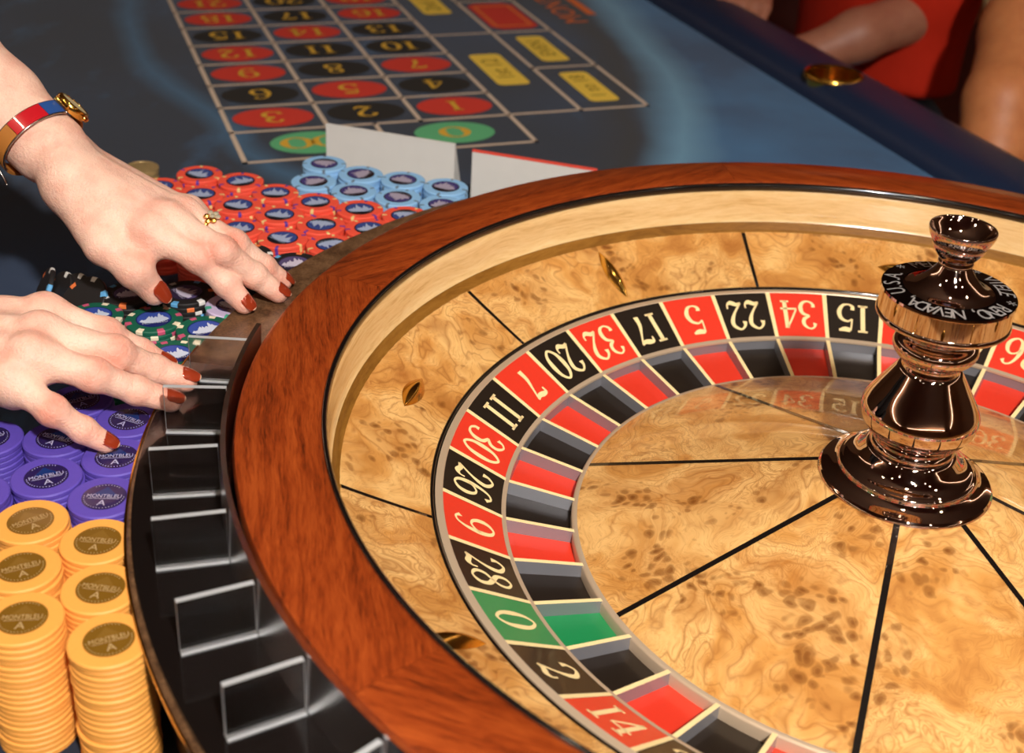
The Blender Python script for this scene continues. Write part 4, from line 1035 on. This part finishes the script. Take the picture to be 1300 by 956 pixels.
TB = [np.array(TB[0]), np.array(LB['index'][1]) + [-.028, .012, -.024], np.array(LB['index'][1]) + [.006, .014, -.036], np.array(LB['index'][1]) + [.030, .008, -.041]]
dorsB = nrm((-0.08, -0.12, 1.0))
armB = [(loc(WB), .0270, .0195), (loc(FB[0]), .0285, .0225), (loc(FB[1]), .0320, .0270), (loc(FB[2]), .0370, .0320)]
oB, RAD = build_arm(L(LB), [loc(p) for p in TB], armB, dorsB, dealer, 'arm')
oB['label'] = 'right forearm and hand spread over the chips'
for k_ in ('index', 'middle', 'ring', 'pinky'): nail(loc(LB[k_][3]), loc(LB[k_][4]), dorsB + np.array([0.05, -0.22, 0]), RAD[k_][3], oB)
nail(loc(TB[2]), loc(TB[3]), nrm((0.0, 0.5, 0.8)), .0086, oB, .0125, .0150)

def upper_body(parent, base, face, shirt, sleeves, hair, skin, h=0.009, hem=0.0, trousers=None, seat=False, head=True, width=0.17, rr=(.062, .050, .042)):
    """base: hip point, face: unit xy facing. sleeves: list of [shoulder, elbow, wrist-side end] in parent space"""
    f2 = np.array([face[0], face[1], 0.0]); f2 = f2 / np.linalg.norm(f2); sd = np.array([-f2[1], f2[0], 0]); upv = np.array([0, 0, 1.0]); base = np.array(base)
    pts = [base + [0, 0, -.1], base + [0, 0, .62]] + [np.array(q) for s_ in sleeves for q in s_]
    fld = Field(np.min(pts, 0) - .26, np.max(pts, 0) + .26, h); F = fld.F
    axs = [f2, sd, upv]
    for z, a, b in ((.02, .105, width * .98), (.14, .100, width * .90), (.26, .105, width * .98), (.38, .105, width * 1.06), (.46, .085, width * 1.0)):
        fld.ell(F, base + upv * z, axs, (a, b, .13), 0.05)
    fld.cone(F, base + upv * .50, base + upv * .56, .062, .055, 0.03)
    for s_ in sleeves:
        for i in range(len(s_) - 1): fld.cone(F, s_[i], s_[i + 1], rr[i], rr[i + 1], 0.03)
    F2 = F.copy()
    zc = fld.ax[2][None, None, :]
    F2 = np.maximum(F2, (base[2] + hem) - zc)              # hem
    V, Q = surface_nets(F2, fld.lo, h); V = relax(V, Q, 2)
    link('shirt', quad_mesh('shirt', V, Q, shirt), parent)
    if head:
        hc = base + upv * .72 + f2 * .03; hf = Field(hc - .16, hc + .17, 0.006); H = hf.F
        hf.ell(H, hc, axs, (.098, .076, .112), .01); hf.ell(H, hc + f2 * .03 - upv * .06, axs, (.058, .052, .062), .03)
        hf.cone(H, hc - upv * .20 - f2 * .03, hc - upv * .06 - f2 * .02, .056, .052, .02)
        hf.cone(H, hc + f2 * .092 + upv * .01, hc + f2 * .112 - upv * .028, .007, .012, .012)
        for s_ in (-1, 1):
            hf.ell(H, hc + sd * s_ * .078 - upv * .01, axs, (.016, .008, .030), .006)
            hf.ell(H, hc + f2 * .085 + sd * s_ * .032 + upv * .022, axs, (.016, .024, .008), .012)
        hf.ell(H, hc + f2 * .080 - upv * .062, axs, (.018, .024, .008), .008)
        V, Q = surface_nets(H, hf.lo, .006); V = relax(V, Q, 1); hd = link('head', quad_mesh('head', V, Q, skin), parent)
        for s_ in (-1, 1):
            ev, ef = lathe([(.0001, -.010), (.007, -.007), (.010, 0), (.007, .007), (.0001, .010)], 16)
            obj('eye', [np.array(q) + hc + f2 * .084 + sd * s_ * .031 + upv * .008 for q in ev], ef, plain('eye_white', rgb(220, 214, 206), .2), hd, True)
        hf2 = Field(hc - .2, hc + .2, 0.008); H2 = hf2.F
        hf2.ell(H2, hc + upv * .02 - f2 * .02, axs, (.108, .090, .118), .01); hf2.ell(H2, hc - f2 * .06 - upv * .06, axs, (.06, .082, .11), .03)
        cut = (hf2.ax[0][:, None, None] - hc[0]) * f2[0] + (hf2.ax[1][None, :, None] - hc[1]) * f2[1]
        H2 = np.maximum(H2, np.minimum(cut - .035, 0.075 - (hf2.ax[2][None, None, :] - hc[2]) + 0 * cut))
        V, Q = surface_nets(H2, hf2.lo, .008); V = relax(V, Q, 1); link('hair', quad_mesh('hair', V, Q, hair), parent)
    lg = trousers or M['black_cloth']
    lf = Field(base + [-.62, -.62, -.95 if not seat else -.55], base + [.62, .62, .16], 0.012); G = lf.F
    lf.ell(G, base + upv * .0, axs, (.112, width, .10), .02)
    if seat:
        for s_ in (-1, 1):
            hp = base + sd * s_ * .09 - upv * .03; kn = hp + f2 * .34 + upv * .0
            lf.cone(G, hp, kn, .085, .062, .03); lf.cone(G, kn, kn - upv * .42, .060, .045, .02)
    else:
        for s_ in (-1, 1):
            hp = base + sd * s_ * .085 - upv * .03; lf.cone(G, hp, hp - upv * .42, .085, .060, .03); lf.cone(G, hp - upv * .42, hp - upv * .80, .058, .045, .02)
    V, Q = surface_nets(G, lf.lo, .012); V = relax(V, Q, 2); link('trousers', quad_mesh('trousers', V, Q, lg), parent)

shA, shB = np.array([0.04, 0.19, 1.235]), np.array([0.04, -0.19, 1.235])
elA, elB = loc(EA), loc(FB[2])
upper_body(dealer, (-0.02, 0, 0.80), (1, 0), M['black_cloth'], [[shA, elA + (elA - loc(FA[2])) * .2, elA * .5 + loc(FA[2]) * .5], [shB, elB + [-.03, -.005, .02], elB * .6 + loc(FB[1]) * .4]], M['hair'], M['skin'], hem=-.02)

# ---- watch on the left wrist
wc = at(58, 180, .128); wax = nrm(FA[0] - WA); wc = WA + wax * 0.010
up_ = nrm(dorsA - wax * (dorsA @ wax)); sdw = np.cross(wax, up_)          # sdw: towards the near side or far side
if sdw[1] < 0: sdw = -sdw
watch = empty('wristwatch', wc - up_ * 0.02); tag(watch, 'gold wristwatch with red, blue and tan strap on the left wrist', 'wristwatch')
def wl(P): return np.array(P) - np.array(watch.location)
ew, et = 0.0312, 0.0258
Mred = plain('red_strap_enamel', rgb(190, 22, 34), 0.3, coat=0.5); Mblue = plain('blue_strap_enamel', rgb(40, 78, 142), 0.35, coat=0.3); Mtan = plain('tan_strap_leather', rgb(176, 112, 48), 0.5)
Msil = plain('strap_steel', rgb(190, 184, 176), 0.2, 1.0)
def epos(a, o_=0.0): return wc + sdw * math.cos(a) * (ew + o_) + up_ * math.sin(a) * (et + o_)
def link_piece(a0, a1, mat, nm, lab, n=6, hw=0.0058, o0=0.0004, o1=0.0022):
    v_ = []; f_ = []
    for i in range(n + 1):
        a = a0 + (a1 - a0) * i / n
        for o_ in (o0, o1):
            for s_ in (-hw, hw): v_.append(wl(epos(a, o_) + wax * s_))
    for i in range(n):
        b = i * 4; f_ += [(b + 2, b + 3, b + 7, b + 6), (b, b + 4, b + 5, b + 1), (b, b + 2, b + 6, b + 4), (b + 1, b + 5, b + 7, b + 3)]
    f_ += [(0, 1, 3, 2), (n * 4, n * 4 + 2, n * 4 + 3, n * 4 + 1)]
    o_ = obj(nm, v_, f_, mat, watch); autosmooth(o_.data, 40)
    if lab: o_['label'] = lab
    return o_
dg = math.radians
link_piece(dg(60), dg(84), Mblue, 'strap_link', 'blue strap link'); link_piece(dg(85), dg(131), Mred, 'strap_link', 'red strap link')
link_piece(dg(132), dg(166), Mtan, 'strap_link', 'tan strap link'); link_piece(dg(167), dg(200), Mtan, 'strap_link', 'tan strap link')
link_piece(dg(201), dg(372), Mtan, 'strap', 'tan strap under the wrist', 18)
for s_ in (-1, 1):
    pts = [wl(epos(a, 0.0012) + wax * s_ * 0.0062) for a in np.linspace(dg(58), dg(202), 30)]
    v_, f_ = tube(pts, 0.0008, 6); obj('strap_edge', v_, f_, Msil, watch, True)
ca = dg(36); cn = nrm(sdw * math.cos(ca) / ew + up_ * math.sin(ca) / et); cpos_ = epos(ca, 0.0008)
ct = np.cross(cn, wax); Rm = Matrix([[ct[i], wax[i], cn[i]] for i in range(3)])
v_, f_ = lathe([(.0001, -.001), (.0118, -.001), (.0130, .001), (.0132, .0035), (.0122, .0052), (.0108, .0056), (.0104, .0048), (.0001, .0048)], 36)
o = obj('watch_case', [wl(cpos_ + np.array(Rm @ Vector(q))) for q in v_], f_, M['gold'], watch, True); autosmooth(o.data, 40); o['label'] = 'round gold watch case'
v_, f_ = disc_geo(.0103, .0103, 32, .0050)
obj('watch_dial', [wl(cpos_ + np.array(Rm @ Vector(q))) for q in v_], f_, plain('watch_dial_cream', rgb(226, 208, 160), .3), watch)
for s_ in (-1, 1):
    pts = [wl(cpos_ + ct * s_ * .0128 + wax * q + cn * .001) for q in (-.006, .006)]; v_, f_ = tube(pts, .0017, 8); obj('watch_lug', v_, f_, M['gold'], watch, True)
pts = [wl(cpos_ + wax * q + cn * .0025) for q in (-.0132, -.0158)]; v_, f_ = tube(pts, .0018, 10); obj('watch_crown', v_, f_, M['gold'], watch, True)
pts = [wl(epos(dg(188), .002) - wax * .004 + up_ * -q + wax * .006 * math.sin(q * 300)) for q in np.linspace(0, .016, 10)]; v_, f_ = tube(pts, .0010, 6); o = obj('clasp_charm', v_, f_, Msil, watch, True)

# ---- gold ring on the left ring finger
rp_ = LA['ring']; ra = nrm(rp_[2] - rp_[1]); rc = rp_[1] + (rp_[2] - rp_[1]) * 0.50
ru = nrm(dorsA - ra * (dorsA @ ra)); rs = np.cross(ra, ru)
ring = empty('finger_ring', rc - ru * .012); tag(ring, 'gold ring with clustered stones on the left ring finger', 'ring')
rl = lambda P: np.array(P) - np.array(ring.location)
pts = [rl(rc + rs * math.cos(a) * .0112 + ru * math.sin(a) * .0112) for a in np.linspace(0, 2 * PI, 33)[:-1]]
v_, f_ = tube(pts, .0014, 8, closed_loop=True); obj('band', v_, f_, M['gold'], ring, True)
stone = plain('bright_stone', rgb(246, 236, 206), 0.05, 0.6, coat=1.0)
for i, (a, b) in enumerate([(90, 0), (66, 0), (114, 0), (78, 1), (102, 1), (78, -1), (102, -1)]):
    c_ = rc + (rs * math.cos(dg(a)) + ru * math.sin(dg(a))) * .0128 + ra * b * .0030
    v_, f_ = lathe([(.0001, -.0016), (.0015, -.0010), (.0023, 0), (.0014, .0013), (.0001, .0016)], 8)
    obj('stone', [rl(c_ + np.array(q)) for q in v_], f_, stone if i % 2 == 0 else M['gold'], ring)

# ---- players beyond the rail
def simple_arm(parent, pts, rad, skin, name='arm', hand=None, h=0.004, fl=1.0, drop=1.0):
    P = [np.array(q) for q in pts]; fld = Field(np.min(P, 0) - .20, np.max(P, 0) + .20, h)
    for i in range(len(P) - 1): fld.cone(fld.F, P[i], P[i + 1], rad[i], rad[i + 1], 0.02)
    d_ = nrm(P[-1] - P[-2]); sdv = nrm(np.cross(d_, [0, 0, 1])); w0 = P[-1]
    for i, (o_, ln) in enumerate(((-.028, .075), (-.010, .085), (.010, .08), (.028, .065))):
        k0 = w0 + d_ * .085 * (.4 + .6 * fl) + sdv * o_; ln = ln * fl
        fld.cone(fld.F, w0 + sdv * o_ * .5, k0, .015, .0105, .012)
        k1 = k0 + d_ * ln * .55 + np.array([0, 0, -.008]) * drop; k2 = k0 + d_ * ln * .85 + np.array([0, 0, -.03]) * drop
        fld.cone(fld.F, k0, k1, .010, .0085, .004); fld.cone(fld.F, k1, k2, .0085, .007, .004)
    t0 = w0 + sdv * .03 + d_ * .03
    fld.cone(fld.F, w0, t0, .016, .013, .012); fld.cone(fld.F, t0, t0 + d_ * .04 + sdv * .015, .012, .009, .004)
    V, Q = surface_nets(fld.F, fld.lo, h); V = relax(V, Q, 1)
    return link(name, quad_mesh(name, V, Q, skin), parent)
railn = np.array([A2[0], A2[1], 0.0]); raild = np.array([D2[0], D2[1], 0.0])
p1c = dp(1110, 60, 2.16); pl1 = empty('person', (p1c[0], p1c[1], FLOOR)); o1 = np.array(pl1.location)
tag(pl1, 'player in a red top with one bare forearm lowered behind the rail', 'person')
f1 = -railn
q = lambda *a: dp(*a) - o1
hz = dp(1140, 124, 2.0)[2] - FLOOR - .13
upper_body(pl1, (0, 0, hz + .02), f1[:2], M['red_cloth'], [[q(1270, -90, 2.15), q(1265, -60, 2.12), q(1250, -30, 2.08)], [q(985, -190, 2.10), q(1000, -150, 2.12), q(1004, -115, 2.12)]], M['hair'], M['skin_pink'], hem=.10, trousers=M['denim'], seat=True, width=.205)
simple_arm(pl1, [q(1250, -40, 2.08), q(1205, 5, 2.02), q(1090, 45, 1.96), q(1005, 80, 1.96), q(985, 118, 2.0)], (.050, .045, .037, .032, .028), M['skin_pink'])
simple_arm(pl1, [q(1010, -130, 2.12), q(985, -70, 2.10), q(960, -18, 2.02)], (.042, .036, .026), M['skin_pink'], fl=.45)
# waistband shows dark between the hem and the jeans
bv, bf = lathe([(.150, -.055), (.162, -.050), (.162, -.020), (.150, -.015)], 40)
ca_, sa_ = f1[0], f1[1]
obj('belt', [(ca_ * x * .72 - sa_ * y * 1.16, sa_ * x * .72 + ca_ * y * 1.16, z + hz + .02) for x, y, z in bv], bf, M['black_cloth'], pl1, True)
p2c = dp(1480, 60, 1.98); pl2 = empty('person', (p2c[0], p2c[1], FLOOR)); o2 = np.array(pl2.location)
tag(pl2, 'player at the right edge with bare tanned arm and beige sleeve', 'person')
q2 = lambda *a: dp(*a) - o2
upper_body(pl2, (0, 0, hz), f1[:2], M['beige_cloth'], [[q2(1345, -110, 1.90), q2(1322, -50, 1.82), q2(1306, 0, 1.76)], [q2(1600, -110, 1.95), q2(1640, 0, 1.95), q2(1650, 60, 1.9)]], M['hair'], M['skin_tan'], hem=-.03, trousers=M['black_cloth'], seat=True, width=.18, rr=(.070, .064, .060))
simple_arm(pl2, [q2(1312, -20, 1.78), q2(1296, 40, 1.73), q2(1272, 130, 1.66), q2(1262, 190, 1.66), q2(1250, 290, 1.72)], (.050, .050, .046, .043, .032), M['skin_tan'])
